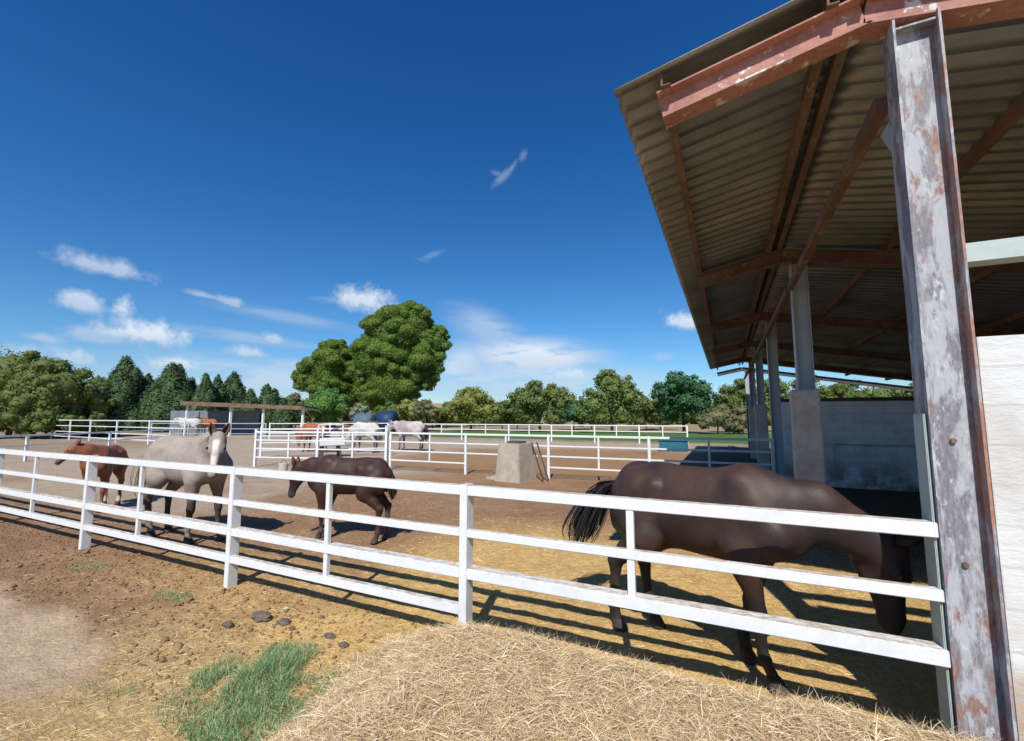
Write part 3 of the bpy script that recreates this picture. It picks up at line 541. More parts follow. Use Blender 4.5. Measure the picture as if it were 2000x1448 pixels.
def tree(name, base, lobes, mat, label, cat='tree', per=14, size=.3, seed=1, trunk_r=.25, group=None, use_core=True, ck=.78):
    base = Vector(base); r = empty(name, base, 0, label, cat, group); loc = [((Vector(c) - base)[:], rr) for c, rr in lobes]
    V, F, T = leaf_cloud(loc, per, size, seed)
    if use_core:
        Vc, Fc = core(loc, ck); Fc4 = np.c_[Fc, Fc[:, 2]]   # joined below as triangles
        V2 = np.concatenate([V, Vc]); T2 = np.concatenate([T, np.zeros((len(Vc), 3))]); Ft = np.concatenate([F[:, [0, 1, 2]], F[:, [0, 2, 3]], Fc + len(V)])
        mesh_np('crown', V2, Ft, M[mat], r, attr=T2)
    else: mesh_np('crown', V, F, M[mat], r, attr=T)
    zc = min(c[2] for c, rr in loc); top = max(loc, key=lambda q: q[0][2])[0]; t = MB()
    mid = (top[0] * .3, top[1] * .3, max(zc, top[2] * .4)); t.tube([(0, 0, -.2), (mid[0] * .5, mid[1] * .5, mid[2] * .6), mid, (top[0] * .8, top[1] * .8, top[2] * .9)], [trunk_r, trunk_r * .8, trunk_r * .6, trunk_r * .2], 8)
    for c, rr in loc[:7]: t.tube([(mid[0] * .7, mid[1] * .7, mid[2] * .7), ((mid[0] + c[0]) * .5, (mid[1] + c[1]) * .5, (mid[2] * .8 + c[2]) * .5), c], [trunk_r * .4, trunk_r * .28, trunk_r * .12], 6)
    t.build('trunk', M['bark'], r, True); return r
def sublobes(big, n, f, seed, topw=.3, flat=.8):
    g = np.random.default_rng(seed); out = []
    for c, rr in big:
        rr = np.array(rr); out.append((tuple(c), tuple(rr * .8)))
        for i in range(n):
            d = g.normal(size=3); d[2] = abs(d[2]) * (1 + topw) if g.random() < .6 else d[2]; d /= np.linalg.norm(d); q = f * g.uniform(.55, 1.35)
            out.append((tuple(np.array(c) + d * rr * .78), (rr[0] * q, rr[1] * q, rr[2] * q * flat)))
    return out
def px_lobes(lst, D, jit=1.0, seed=0, dscale=1.0):
    g = np.random.default_rng(seed); out = []
    for (x, y, r) in lst:
        m = r * D / FPX; Dd = D + g.uniform(-1, 1) * jit; out.append((at(x, y, Dd)[:], (m, m * dscale, m)))
    return out
def base_of(x, D): p = at(x, 812, D); return (p.x, p.y, 0)
PB = [(778, 662, 66), (790, 705, 78), (735, 700, 52), (832, 705, 48), (765, 745, 62), (715, 735, 34), (850, 665, 32), (745, 645, 40), (805, 630, 42), (730, 775, 34), (785, 775, 38), (835, 745, 24)]
tree('stone_pine', base_of(775, 62), sublobes(px_lobes(PB, 62, 1.5, 1), 30, .27, 5, flat=.72), 'pine', 'huge billowing green pine, the tallest tree in view', 'pine tree', 105, .2, 11, .6, ck=.78)
PL = [(648, 722, 50), (612, 738, 38), (680, 720, 44), (640, 762, 40), (595, 745, 26), (680, 765, 38), (655, 690, 32)]
tree('stone_pine', base_of(650, 66), sublobes(px_lobes(PL, 66, 1.5, 2), 26, .28, 6, flat=.72), 'pine', 'lower spreading pine leaning out left of the huge pine', 'pine tree', 105, .2, 12, .45, ck=.78)
tree('round_tree', base_of(640, 52), sublobes(px_lobes([(640, 785, 34), (620, 798, 26), (660, 798, 26), (640, 812, 26)], 52, .5, 3), 10, .4, 7), 'bright', 'round fresh green tree in front of the lower pine', 'tree', 30, .28, 13, .2)
OR = [('yellowish', 920, 50, [(920, 792, 38), (898, 802, 30), (948, 804, 30), (915, 778, 24), (922, 815, 24)], 'rounded yellow green tree just right of the huge pine'),
      ('almond', 1055, 48, [(1055, 785, 40), (1022, 786, 32), (1092, 786, 32), (1045, 768, 26), (1080, 772, 24), (1020, 775, 20)], 'broad olive green tree, third from the stable roof'),
      ('almond', 1195, 46, [(1195, 780, 46), (1158, 792, 34), (1236, 790, 34), (1185, 752, 32), (1215, 755, 26), (1190, 740, 20)], 'tall peaked olive green tree, second from the stable roof'),
      ('bluegreen', 1335, 44, [(1335, 785, 46), (1300, 775, 32), (1370, 785, 36), (1325, 752, 30), (1352, 755, 26), (1300, 800, 26)], 'deep blue green tree beside the stable roof edge'),
      ('decid', 1435, 46, [(1430, 785, 34), (1455, 768, 32), (1420, 800, 28)], 'olive green tree seen behind the stable posts')]
for i, (mt_, x, D, lb, lab) in enumerate(OR):
    tree('orchard_tree', base_of(x, D), sublobes(px_lobes(lb, D, .6, 20 + i), 13, .32, 30 + i), mt_, lab, 'tree', 20, .24, 40 + i, .16, 'trees behind the green grass', ck=.62)
SH = [('decid', 1010, 57, 806, 26, 'low bush in the gap left of the broad olive tree'), ('almond', 1155, 57, 806, 26, 'low bush in the gap left of the tall peaked tree'), ('decid', 1290, 55, 806, 28, 'low bush in the gap left of the blue green tree'), ('decid', 845, 57, 812, 20, 'small low bush close right of the huge pine foot'), ('brownish', 830, 50, 800, 20, 'dry yellowish shrub under the right side of the huge pine'), ('yellowish', 806, 52, 800, 24, 'light yellow green shrub under the huge pine'), ('almond', 765, 54, 800, 18, 'green shrub under the middle of the huge pine'),
      ('greyolive', 705, 52, 806, 18, 'grey green shrub right of the round fresh green tree'), ('brownish', 685, 55, 812, 14, 'reddish brown bush beside the round fresh green tree'), ('decid', 872, 55, 805, 20, 'bush left of the rounded yellow green tree'),
      ('decid', 980, 54, 800, 24, 'bush right of the rounded yellow green tree'), ('bluegreen', 1120, 54, 800, 26, 'dark bush between the broad and the tall olive trees'), ('decid', 1262, 52, 798, 26, 'bush between the tall olive tree and the blue green tree'),
      ('brownish', 1400, 42, 815, 26, 'dry brown green bush below the stable roof tip'), ('brownish', 1450, 42, 820, 26, 'dry brown bush behind the stable posts'), ('brownish', 545, 62, 795, 22, 'dull bush behind the shelter end'), ('brownish', 578, 64, 792, 22, 'dull brown bush between the shelter and the pines')]
for i, (mt_, x, D, y, r_, lab) in enumerate(SH):
    tree('shrub', base_of(x, D), sublobes(px_lobes([(x, y, r_), (x - r_ * .7, y + 8, r_ * .7), (x + r_ * .7, y + 8, r_ * .7)], D, .5, 60 + i), 7, .4, 70 + i), mt_, lab, 'shrub', 22, .24, 80 + i, .08, 'shrubs among the far trees')
def cypress(x, top, w, D, lab, i):
    b = Vector(base_of(x, D)); zt = at(x, top, D).z; W = 1.65 * w * D / FPX; g = np.random.default_rng(100 + i); lobes = []; n = 26
    for k in range(n):
        t = (k + .5) / n; z = .3 + (zt - .4) * t; rad = W * .5 * (1 - t) ** .5 * (.9 if t > .12 else .75); m = 3 if t < .75 else 1
        for j in range(m):
            a = g.uniform(0, 6.28); q = rad * (g.uniform(.3, .75) if m > 1 else .1); s = max(rad * (g.uniform(.45, .75) if m > 1 else .9), .16); lobes.append(((b.x + math.cos(a) * q, b.y + math.sin(a) * q, z), (s, s, s * 1.9)))
    tree('cypress', b, lobes, 'cypress', lab, 'cypress tree', 22, .24, 130 + i, .15, 'cypresses behind the shelter', ck=.8)
CY = [(237, 700, 56, 'cypress with the highest thin tip, leftmost of the row'), (257, 722, 50, 'blunt cypress leaning on the one with the highest tip'), (284, 732, 38, 'slim cypress between the blunt and the broad twin ones'), (330, 716, 60, 'broad cypress left of its narrow topped twin'),
      (343, 711, 40, 'narrow topped cypress rising out of the broad one'), (370, 738, 34, 'small cypress right of the broad twin pair'), (397, 729, 34, 'slim cypress above the shelter roof start'), (421, 732, 30, 'slim cypress just right of the one above the shelter roof start'),
      (453, 731, 46, 'stout pointed cypress above the middle of the shelter'), (487, 760, 30, 'short cypress right of the stout pointed one'), (519, 753, 36, 'cypress above the right end of the shelter'), (533, 763, 34, 'lower cypress close right of the one above the shelter end'), (552, 778, 26, 'shortest cypress at the right end of the row')]
for i, (x, t, w, lab) in enumerate(CY): cypress(x, t, w, 48 + (i % 3) * 2.0, lab, i)
for i, (x, y, r_, mt_, lab) in enumerate([(1510, 775, 34, 'almond', 'green tree seen over the stable wall beside the white posts'), (1580, 768, 34, 'almond', 'green tree seen over the stable wall left of the thick jacket post'), (1650, 772, 34, 'decid', 'olive tree seen over the middle of the stable wall'), (1720, 775, 34, 'almond', 'olive tree seen over the right end of the stable wall'), (1790, 780, 32, 'decid', 'tree behind the rusty post seen over the stable wall')]):
    tree('orchard_tree', base_of(x, 48), sublobes(px_lobes([(x, y, r_), (x - 22, y + 16, r_ * .8), (x + 22, y + 16, r_ * .8)], 48, .6, 320 + i), 9, .34, 330 + i), mt_, lab, 'tree', 18, .26, 340 + i, .16, 'trees beyond the stable', ck=.65)
# broad leaved trees at far left
LT = [(20, 735, 66, 34, 'decid'), (70, 745, 52, 34, 'decid'), (120, 757, 50, 35, 'decid'), (165, 772, 40, 36, 'decid'), (200, 785, 32, 38, 'cypress'), (-60, 730, 70, 34, 'decid')]
LL = ['tall broad leaved tree at the left edge of the view', 'broad leaved tree second from the left edge', 'bushy dark green tree below the wispy bare twigs', 'dark green tree left of the cypress row', 'dark low tree joining the leafy trees to the cypress row', 'broad leaved tree beyond the left edge']
for i, (x, y, r_, D, mt_) in enumerate(LT):
    tree('leafy_tree', base_of(x, D), sublobes(px_lobes([(x, y, r_), (x - r_ * .6, y + 22, r_ * .7), (x + r_ * .6, y + 22, r_ * .7), (x, y + 48, r_ * .75), (x - r_ * .5, y + 60, r_ * .6), (x + r_ * .5, y + 60, r_ * .6), (x - r_ * .3, 822, r_ * .5), (x + r_ * .5, 824, r_ * .5), (x - r_ * .8, 822, r_ * .5)], D, 1, 160 + i), 8, .38, 170 + i), mt_, LL[i], 'tree', 22, .22, 180 + i, .2, 'leafy trees at the far left')
# far bank of dry earth
def bank():
    n = 160; A = at(-900, 812, 150); B = at(2900, 812, 150); V = []; F = []
    for i in range(n):
        t = i / (n - 1); p = A.lerp(B, t); h = 7.5 + 3.0 * float(vnoise(np.array([[t * 9, 0]]), 1, 7)[0]); d = Vector((_F.x, _F.y, 0)).normalized()
        for j, (o, k) in enumerate(((0, -.02), (20, .55), (45, .9), (80, 1.0), (400, .6))): q = p + d * o; V.append((q.x, q.y, h * k))
    for i in range(n - 1):
        for j in range(4): a = i * 5 + j; F.append((a, a + 1, a + 6, a + 5)[::-1])
    o = mesh_np('hill', V, F, M['earthbank'], smooth=True); tag(o, kind='structure')
bank()
for i in range(14):
    x = 20 + i * 42; tree('hedge_bush', base_of(x, 57), sublobes(px_lobes([(x, 806, 24), (x - 14, 812, 18), (x + 14, 812, 18)], 57, .4, 260 + i), 6, .4, 270 + i), 'cypress' if i % 3 else 'decid', ['first', 'second', 'third', 'fourth', 'fifth', 'sixth', 'seventh', 'eighth', 'ninth', 'tenth', 'eleventh', 'twelfth', 'thirteenth', 'last'][i] + ' bush from the left in the dark low hedge behind the cypresses', 'bush', 22, .24, 280 + i, .08, 'dark hedge bushes behind the far left fence')
def far_scrub():
    lobes = []; g = np.random.default_rng(9)
    for i in range(170):
        x = g.uniform(-300, 2300); D = g.uniform(75, 115); r_ = g.uniform(1.2, 2.6); p = at(x, 812, D); lobes.append(((p.x, p.y, r_ * .7), (r_ * 1.5, r_ * 1.3, r_)))
    V, F, T = leaf_cloud(lobes, 4, .6, 5); Vc, Fc = core(lobes, .8)
    o = mesh_np('distant_scrub', np.concatenate([V, Vc]), np.concatenate([F[:, [0, 1, 2]], F[:, [0, 2, 3]], Fc + len(V)]), M['decid'], attr=np.concatenate([T, np.zeros((len(Vc), 3))])); tag(o, 'distant belt of olive green scrub behind all the trees', 'scrub', kind='stuff')
far_scrub()
# blue covered bales, red drum, bucket, soil mound
def bale(x, D, w, h, mat, lab):
    c = base_of(x, D); r = empty('covered_bale', c, R(20), lab, 'bale', 'covered bales under the pine'); m = MB(); m.tube([(-w / 2, 0, h / 2), (-w / 2 + .12, 0, h / 2), (w / 2 - .12, 0, h / 2), (w / 2, 0, h / 2)], [h * .4, h * .5, h * .5, h * .4], 20); m.build('wrap', M[mat], r, True)
    s = MB(); s.beam((-w * .3, -h * .1, 0), (-w * .3, h * .1, 0), .3, .3); s.beam((w * .3, -h * .1, 0), (w * .3, h * .1, 0), .3, .3); s.build('skid', M['pale'], r)
bale(713, 46, 1.9, 2.0, 'bluegrey', 'pale blue grey wrapped bale behind the spotted grey horse'); bale(757, 48, 1.9, 2.25, 'navy', 'dark blue wrapped bale behind the two grey horses')
c = base_of(592, 30); rd = empty('feed_drum', c, 0, 'faded red drum behind the chestnut horse', 'drum'); MB().tube([(0, 0, 0), (0, 0, .9)], .36, 16).build('barrel', M['red'], rd); MB().tube([(0, 0, .9005), (0, 0, .96)], .38, 16).build('lid', M['red'], rd)
c = gnd(553, 922); rb = empty('feed_bucket', (c.x, c.y, 0), 0, 'small cream bucket on the ground behind the head of the dark foal', 'bucket'); MB().tube([(0, 0, 0), (0, 0, .26)], [.12, .15], 16).build('pail', M['pale'], rb); MB().tube([(-.15, 0, .25), (-.1, 0, .34), (0, 0, .38), (.1, 0, .34), (.15, 0, .25)], .006, 6).build('handle', M['darksteel'], rb)

# ------------------------------------------------------------------ horses
def surface_nets(Fv, org, h):
    s = Fv < 0; nx, ny, nz = Fv.shape; idx = -np.ones((nx - 1, ny - 1, nz - 1), np.int64)
    cs = [(i, j, k) for i in (0, 1) for j in (0, 1) for k in (0, 1)]; cnt = sum(s[i:nx - 1 + i, j:ny - 1 + j, k:nz - 1 + k].astype(np.int8) for i, j, k in cs)
    act = np.argwhere((cnt > 0) & (cnt < 8)); idx[act[:, 0], act[:, 1], act[:, 2]] = np.arange(len(act)); acc = np.zeros((len(act), 3)); num = np.zeros(len(act))
    for a in range(8):
        for b in range(a + 1, 8):
            ca, cb = np.array(cs[a]), np.array(cs[b])
            if np.abs(ca - cb).sum() != 1: continue
            pa = act + ca; pb = act + cb; fa = Fv[pa[:, 0], pa[:, 1], pa[:, 2]]; fb = Fv[pb[:, 0], pb[:, 1], pb[:, 2]]; x = (fa < 0) != (fb < 0)
            t = np.where(x, fa / np.where(x, fa - fb, 1), 0); acc += np.where(x[:, None], ca + (cb - ca) * t[:, None], 0); num += x
    V = (act + acc / num[:, None]) * h + org; Q = []
    for ax in range(3):
        sl0 = [slice(None)] * 3; sl1 = [slice(None)] * 3; sl0[ax] = slice(0, -1); sl1[ax] = slice(1, None); e = np.argwhere(s[tuple(sl0)] != s[tuple(sl1)])
        u, v = (ax + 1) % 3, (ax + 2) % 3; ok = (e[:, u] > 0) & (e[:, v] > 0) & (e[:, u] < Fv.shape[u] - 1) & (e[:, v] < Fv.shape[v] - 1); e = e[ok]; ins = s[e[:, 0], e[:, 1], e[:, 2]]
        def g(du, dv): q = e.copy(); q[:, u] -= du; q[:, v] -= dv; return idx[q[:, 0], q[:, 1], q[:, 2]]
        f = np.stack([g(1, 1), g(0, 1), g(0, 0), g(1, 0)], 1); f[~ins] = f[~ins][:, ::-1]; Q.append(f)
    return V, np.concatenate(Q)
def sdf(P, prims, shape):
    out = None
    for (a, b, r1, r2, flat, lat, k) in prims:
        a = np.array(a, np.float32); b = np.array(b, np.float32); ab = b - a; den = float(ab @ ab) + 1e-9
        w = P - a; t = np.clip((w @ ab) / den, 0, 1); w = w - t[:, None] * ab
        if flat != 1: l = np.array(lat, np.float32); l = l / np.linalg.norm(l); w = w + ((flat - 1) * (w @ l))[:, None] * l
        d = np.sqrt((w * w).sum(1)) - (r1 + (r2 - r1) * t); d = d / max(1.0, flat * .8)
        if out is None: out = d
        else: hh = np.clip(k - np.abs(out - d), 0, None) / k; out = np.minimum(out, d) - hh * hh * k * .25
    return out.reshape(shape)
def ellip(V, c, r): return np.sqrt((((V - np.array(c)) / np.array(r)) ** 2).sum(1))
def horse(name, label, loc, heading, hw, pose, coat, cat='horse', vox=.0125, girth=1.0, leg=1.0, group=None):
    """normalised to withers height 1; x forward, y left"""
    Yl = (0, 1, 0); pr = []; fk = pose.get('fk', 1.12); A = lambda a, b, r1, r2, f=1., lat=Yl, k=.06: pr.append((a, b, r1, r2, f, lat, k)); g = girth
    A((.22, 0, .73), (-.10, 0, .725), .205 * g, .205 * g, 1.15 * fk); A((.22, 0, .77), (-.02, 0, .77), .175, .17, 1.2 * fk); A((-.08, 0, .745), (-.26, 0, .775), .185 * g, .165, 1.12 * fk)
    A((-.20, 0, .815), (-.34, 0, .825), .150, .148, 1.1 * fk); A((-.36, 0, .80), (-.45, 0, .765), .135, .105, 1.15); A((.28, 0, .912), (.05, 0, .855), .062, .08, 1.4, Yl, .10); A((.06, 0, .845), (-.20, 0, .865), .09, .095, 1.15, Yl, .06)
    A((.33, 0, .745), (.40, 0, .69), .155, .12, 1.25, Yl, .05); A((.16, 0, .672), (-.04, 0, .668), .145 * g, .135 * g, 1.1 * fk, Yl, .08)
    for s in (-1, 1):
        A((.235, s * .078, .90), (.385, s * .10, .70), .062, .092, 1.5, Yl, .035); A((.30, s * .09, .80), (.22, s * .125, .64), .075, .075, 1.5, Yl, .03); A((.40, s * .075, .69), (.27, s * .115, .575), .082, .078, 1.2, Yl, .03)
        A((-.30, s * .09, .80), (-.37, s * .11, .68), .125, .115, 1.4, Yl, .035); A((-.185, s * .125, .862), (-.21, s * .125, .845), .032, .032, 1., Yl, .035); A((-.40, s * .085, .78), (-.42, s * .095, .62), .085, .07, 1.3, Yl, .03)
        A((-.19, s * .12, .83), (-.24, s * .15, .60), .03, .055, 1.3, Yl, .05); A((.42, s * .06, .70), (.40, s * .06, .62), .05, .045, 1, Yl, .03)
    legs = []
    for nm, s in (('fl', 1), ('fr', -1), ('hl', 1), ('hr', -1)):
        dx, dy, lift = pose.get(nm, (0, 0, 0))
        if nm[0] == 'f': J = [(.29, .10, .60), (.28, .105, .50), (.295, .10, .335), (.295, .098, .30), (.288, .095, .235), (.288, .095, .135), (.292, .095, .115), (.315, .095, .062), (.322, .095, .045)]; rr = [.082, .060, .036, .039, .0245, .022, .030, .025, .029]; zt = .60
        else: J = [(-.34, .11, .68), (-.25, .12, .57), (-.35, .11, .475), (-.432, .105, .385), (-.425, .105, .345), (-.415, .10, .16), (-.412, .10, .125), (-.388, .10, .066), (-.38, .10, .046)]; rr = [.118, .096, .062, .041, .034, .0245, .032, .026, .030]; zt = .66
        Q = []
        for (x, y, z) in J: t = max(0, 1 - z / zt); Q.append((x + dx * t, s * (y + dy * t), z * (1) + lift * t))
        for i in range(len(Q) - 1): A(Q[i], Q[i + 1], rr[i] * (leg if i > 2 else 1), rr[i + 1] * (leg if i > 1 else 1), 1.25 if i < 2 else 1.08, Yl, .035 if i < 2 else .016)
        if nm[0] == 'h': A((Q[3][0] - .028, Q[3][1], Q[3][2] + .022), Q[3], .014, .03, 1, Yl, .03)
        legs.append((Q, s))
    # neck + head
    poll = np.array(pose['poll'], float); nb = np.array((.30, 0, .80)); midp = (nb + poll) / 2 + np.array(pose.get('arch', (0, 0, .02))); nd = poll - nb; nlat = np.cross(nd, (0, 0, 1)) if abs(nd[0]) + abs(nd[1]) > .05 else np.array(Yl); nlat = nlat / np.linalg.norm(nlat)
    dn = np.cross(nlat, nd / np.linalg.norm(nd)); dn = dn if dn[2] > 0 or abs(dn[2]) < .3 and dn[0] < 0 else -dn
    nk = pose.get('nk', 1.1); A((.29, 0, .84), midp + dn * .01, .125 * nk, .092 * nk, 1.35, nlat, .09); A(midp + dn * .01, poll - dn * .02, .092 * nk, .068, 1.35, nlat, .05); A((.36, 0, .72), midp - dn * .055, .125, .080 * nk, 1.35, nlat, .09); A(midp - dn * .055, poll - dn * .07, .080 * nk, .058, 1.3, nlat, .05)
    hd = np.array(pose['hd'], float); hd /= np.linalg.norm(hd); hu = np.array(pose['hu'], float); hu -= hd * (hu @ hd); hu /= np.linalg.norm(hu); hl = np.cross(hu, hd); hs = pose.get('hs', 1.0); H = lambda s_, t_, l_=0: poll + (hd * s_ + hu * t_ + hl * l_) * hs
    A(H(.01, -.02), H(.13, -.005), .062 * hs, .066 * hs, 1.05, hl, .04); A(H(.075, -.085), H(.15, -.07), .064 * hs, .056 * hs, 1.5, hl, .03); A(H(.14, -.015), H(.30, -.03), .055 * hs, .034 * hs, 1.15, hl, .025); A(H(.18, -.06), H(.33, -.06), .042 * hs, .027 * hs, 1.3, hl, .025)
    A(H(.32, -.035), H(.352, -.047), .034 * hs, .031 * hs, 1.1, hl, .025); A(H(.325, -.07), H(.342, -.072), .021 * hs, .018 * hs, 1.1, hl, .02)
    for s in (-1, 1): A(H(.115, .018, s * .052), H(.16, .012, s * .045), .020 * hs, .015 * hs, 1, hl, .025); A(H(.34, -.025, s * .018), H(.355, -.035, s * .017), .016 * hs, .014 * hs, 1, hl, .02)
    pts = np.array([p for q in pr for p in (q[0], q[1])]); lo = pts.min(0) - .27; hi = pts.max(0) + .27; lo[2] = max(lo[2], -.01)
    lo[1] = min(lo[1], -.3); ax = [np.arange(lo[i], hi[i], vox) for i in range(3)]; G = np.stack(np.meshgrid(*ax, indexing='ij'), -1).astype(np.float32); shp = G.shape[:3]
    Fv = sdf(G.reshape(-1, 3), pr, shp)
    if vox < .015: band = np.abs(Fv.ravel()) < .05; q_ = Fv.ravel(); q_[band] += .0065 * vnoise(G.reshape(-1, 3)[band], 6.5, 2, 2); Fv = q_.reshape(shp)
    V, Q = surface_nets(Fv, lo, vox)
    # flat soles stay inside hoof parts; colour
    z = V[:, 2]; c = np.repeat(np.array([coat['base']], float), len(V), 0); n = vnoise(V, 4.5, 3); nf = vnoise(V, 16, 4)
    def mx(col, w): nonlocal c; c = c * (1 - w[:, None]) + np.array(col)[None] * w[:, None]
    mx(coat.get('belly', coat['base']), smooth(.62, .45, z) * .8); mx(coat.get('shade', coat['base']), smooth(*coat.get('shw', (.0, .5)), n) * .75)
    if 'dapple' in coat: mx(coat['dapple'], smooth(.05, .35, nf) * coat.get('dw', .6)); 
    if 'patch' in coat: mx(coat['patch'], smooth(.05, .25, vnoise(V, 3.1, 12)) * .85)
    lg = smooth(.46, .34, z + .02 * nf); mx(coat.get('legs', coat['base']), lg); 
    if 'sock' in coat: mx(coat['sock'], smooth(.15, .13, z))
    rel = V - poll; sh = rel @ hd / hs; uh = rel @ hu / hs; lh = rel @ hl / hs; inh = (np.abs(lh) < .12) & (uh < .12) & (uh > -.2) & (sh > -.03) & (sh < .5)
    if 'head' in coat: mx(coat['head'], inh * smooth(-.03, .05, sh) * .85)
    mx(coat.get('muzzle', coat['base']), inh * smooth(.26, .34, sh))
    if 'blaze' in coat: mx(coat['blaze'], inh * smooth(.035, .02, np.abs(lh + coat.get('bx', 0)) * (1 + .3 * nf)) * smooth(-.03, .02, uh) * smooth(.04, .08, sh))
    c *= (1 + .14 * nf + .10 * vnoise(V, 45, 8))[:, None]; du = smooth(.1, .6, vnoise(V, 3.2, 17, 5, .6) + .25 * smooth(.5, .2, z)); mx(coat.get('dust', (.24, .18, .13)), du * coat.get('dusty', .28))
    root = empty(name, loc, heading, label, cat, group); root.scale = (hw,) * 3
    root.scale.x = hw * pose.get('sx', 1.0)
    def par(nm_, V_, F_, m_, **k): return mesh_np(nm_, V_, F_, m_, root, **k)
    par('body', V, Q, coat['mat'], smooth=True, attr=np.clip(c, 0, 1))
    for (Qj, s) in legs:
        h0 = Vector(Qj[-1]); b = MB(); pts = []
        for (zz, r_, ox) in ((0, .042, .018), (.01, .041, .016), (.045, .033, .003), (.058, .029, -.002)):
            pts.append([(h0.x + ox + r_ * 1.08 * math.cos(a), h0.y + r_ * math.sin(a), max(zz + h0.z - .046, -.002 if zz == 0 else .002)) for a in np.linspace(0, 2 * math.pi, 14, endpoint=False)])
        vs = [v for r_ in pts for v in r_]; fs = [(i * 14 + k, i * 14 + (k + 1) % 14, (i + 1) * 14 + (k + 1) % 14, (i + 1) * 14 + k) for i in range(3) for k in range(14)]; fs += [tuple(range(14))[::-1], tuple(42 + k for k in range(14))]
        b.add(vs, fs).build('hoof', M['hoof'], root, True)
    for s in (-1, 1):
        e = Vector(H(.128, .026, s * .066)); bm = bmesh.new(); bmesh.ops.create_uvsphere(bm, u_segments=12, v_segments=8, radius=.0135 * hs, matrix=Matrix.Translation(e)); me = bpy.data.meshes.new('eye'); bm.to_mesh(me); bm.free(); me.materials.append(M['eye']); me.polygons.foreach_set('use_smooth', np.ones(len(me.polygons), bool)); o = bpy.data.objects.new('eye', me); COL.objects.link(o); o.parent = root
        # ear: leaf shaped shell
        ed = Vector(-hd * pose.get('ear', (.75, .5))[0] + hu * pose.get('ear', (.75, .5))[1] + hl * s * .30).normalized(); eb = Vector(H(-.005, .03, s * .040)); sd = ed.cross(Vector(hu)).normalized() if abs(ed.dot(Vector(hu))) < .95 else Vector(hl); fr = sd.cross(ed); vs = []; fs = []; nn = 9; L_ = .115 * hs
        prof = [(0, .016), (.15, .023), (.4, .028), (.65, .022), (.85, .011), (1.0, .001)]
        for t, w in prof:
            w *= hs
            for k in range(nn):
                a = -2.2 + 4.4 * k / (nn - 1); p = eb + ed * (L_ * t) + sd * (w * math.sin(a)) - fr * (w * .8 * math.cos(a)); vs.append(tuple(p))
        for i in range(len(prof) - 1):
            for k in range(nn - 1): fs.append((i * nn + k, i * nn + k + 1, (i + 1) * nn + k + 1, (i + 1) * nn + k))
        oe = mesh_np('ear', vs, fs, coat['mat'], root, smooth=True, attr=np.repeat(np.array([coat.get('ear', coat['base'])]), len(vs), 0)); sm = oe.modifiers.new('thick', 'SOLIDIFY'); sm.thickness = .005
    # mane: strands from the crest falling to one side
    ms = pose.get('mane_side', -1); nm_ = coat.get('mane_n', 420); t = rng.uniform(0, 1, nm_); nbv = np.array((.27, 0, .90)); m2 = midp + dn * .105; pe = poll + dn * .045
    Pm = ((1 - t) ** 2)[:, None] * nbv + (2 * t * (1 - t))[:, None] * (m2 * 1.0 + (m2 - (nbv + pe) / 2) * .0 + dn * .0) + (t ** 2)[:, None] * pe; Pm = Pm - dn * .02 + nlat * rng.normal(0, .006, nm_)[:, None]
    D = dn[None] * .55 + (nlat * ms * pose.get('mane_dir', 1))[None] * .9 + rng.normal(0, .18, (nm_, 3)); D /= np.linalg.norm(D, axis=1)[:, None]; o = ribbons('mane', Pm, D, rng.uniform(.06, .13, nm_) * coat.get('mane_l', 1), rng.uniform(.006, .012, nm_), np.ones((nm_, 3)), coat['hair'], root, 4, 1.0)
    # tail
    nt = coat.get('tail_n', 320); tp = [np.array(p, float) for p in pose.get('tail', [(-.475, 0, .84), (-.56, 0, .76), (-.60, 0, .55), (-.59, 0, .33)])]; tw = pose.get('tail_w', .045); b = MB(); b.tube([tuple(tp[0] + (.03, 0, .01)), tuple(tp[0]), tuple(tp[1]), tuple(tp[1] * .6 + tp[2] * .4)], [.03, .028, .022, .012], 10)
    dk = b.build('tail', coat['hair'], root, True); segs = 7; V_ = []; F_ = []
    for i in range(nt):
        st = rng.uniform(0, .45); off = rng.normal(0, 1, 3) * (tw, tw, .02); en = rng.uniform(.8, 1.0); w = rng.uniform(.005, .010); sdv = rng.normal(size=3); sdv /= np.linalg.norm(sdv); base_i = len(V_)
        for k in range(segs + 1):
            u = st + (en - st) * k / segs; x = u * 3; j = min(int(x), 2); f_ = x - j
            def cr(p0, p1, p2, p3, t_): return .5 * ((2 * p1) + (-p0 + p2) * t_ + (2 * p0 - 5 * p1 + 4 * p2 - p3) * t_ ** 2 + (-p0 + 3 * p1 - 3 * p2 + p3) * t_ ** 3)
            q = [tp[0] * 2 - tp[1]] + tp + [tp[3] * 2 - tp[2]]; p = cr(q[j], q[j + 1], q[j + 2], q[j + 3], f_) + off * (math.sin(math.pi * min(u * 1.05, 1) * .62) * (1 if u < .8 else 1 - (u - .8) * 1.6)); ww = w * (1 - .7 * k / segs)
            V_ += [p - sdv * ww, p + sdv * ww]
        F_ += [(base_i + 2 * k, base_i + 2 * k + 1, base_i + 2 * k + 3, base_i + 2 * k + 2) for k in range(segs)]
    mesh_np('tail_hair', np.array(V_), np.array(F_), coat['hair'], dk)
    return root
BAY = dict(dusty=.12, mat=M['coat'], base=(.058, .032, .024), shade=(.022, .019, .022), belly=(.056, .030, .021), shw=(-.22, .22), legs=(.018, .015, .017), head=(.046, .028, .025), muzzle=(.03, .024, .024), ear=(.015, .012, .012), hair=M['hair_black'], mane_n=300, mane_l=.8)
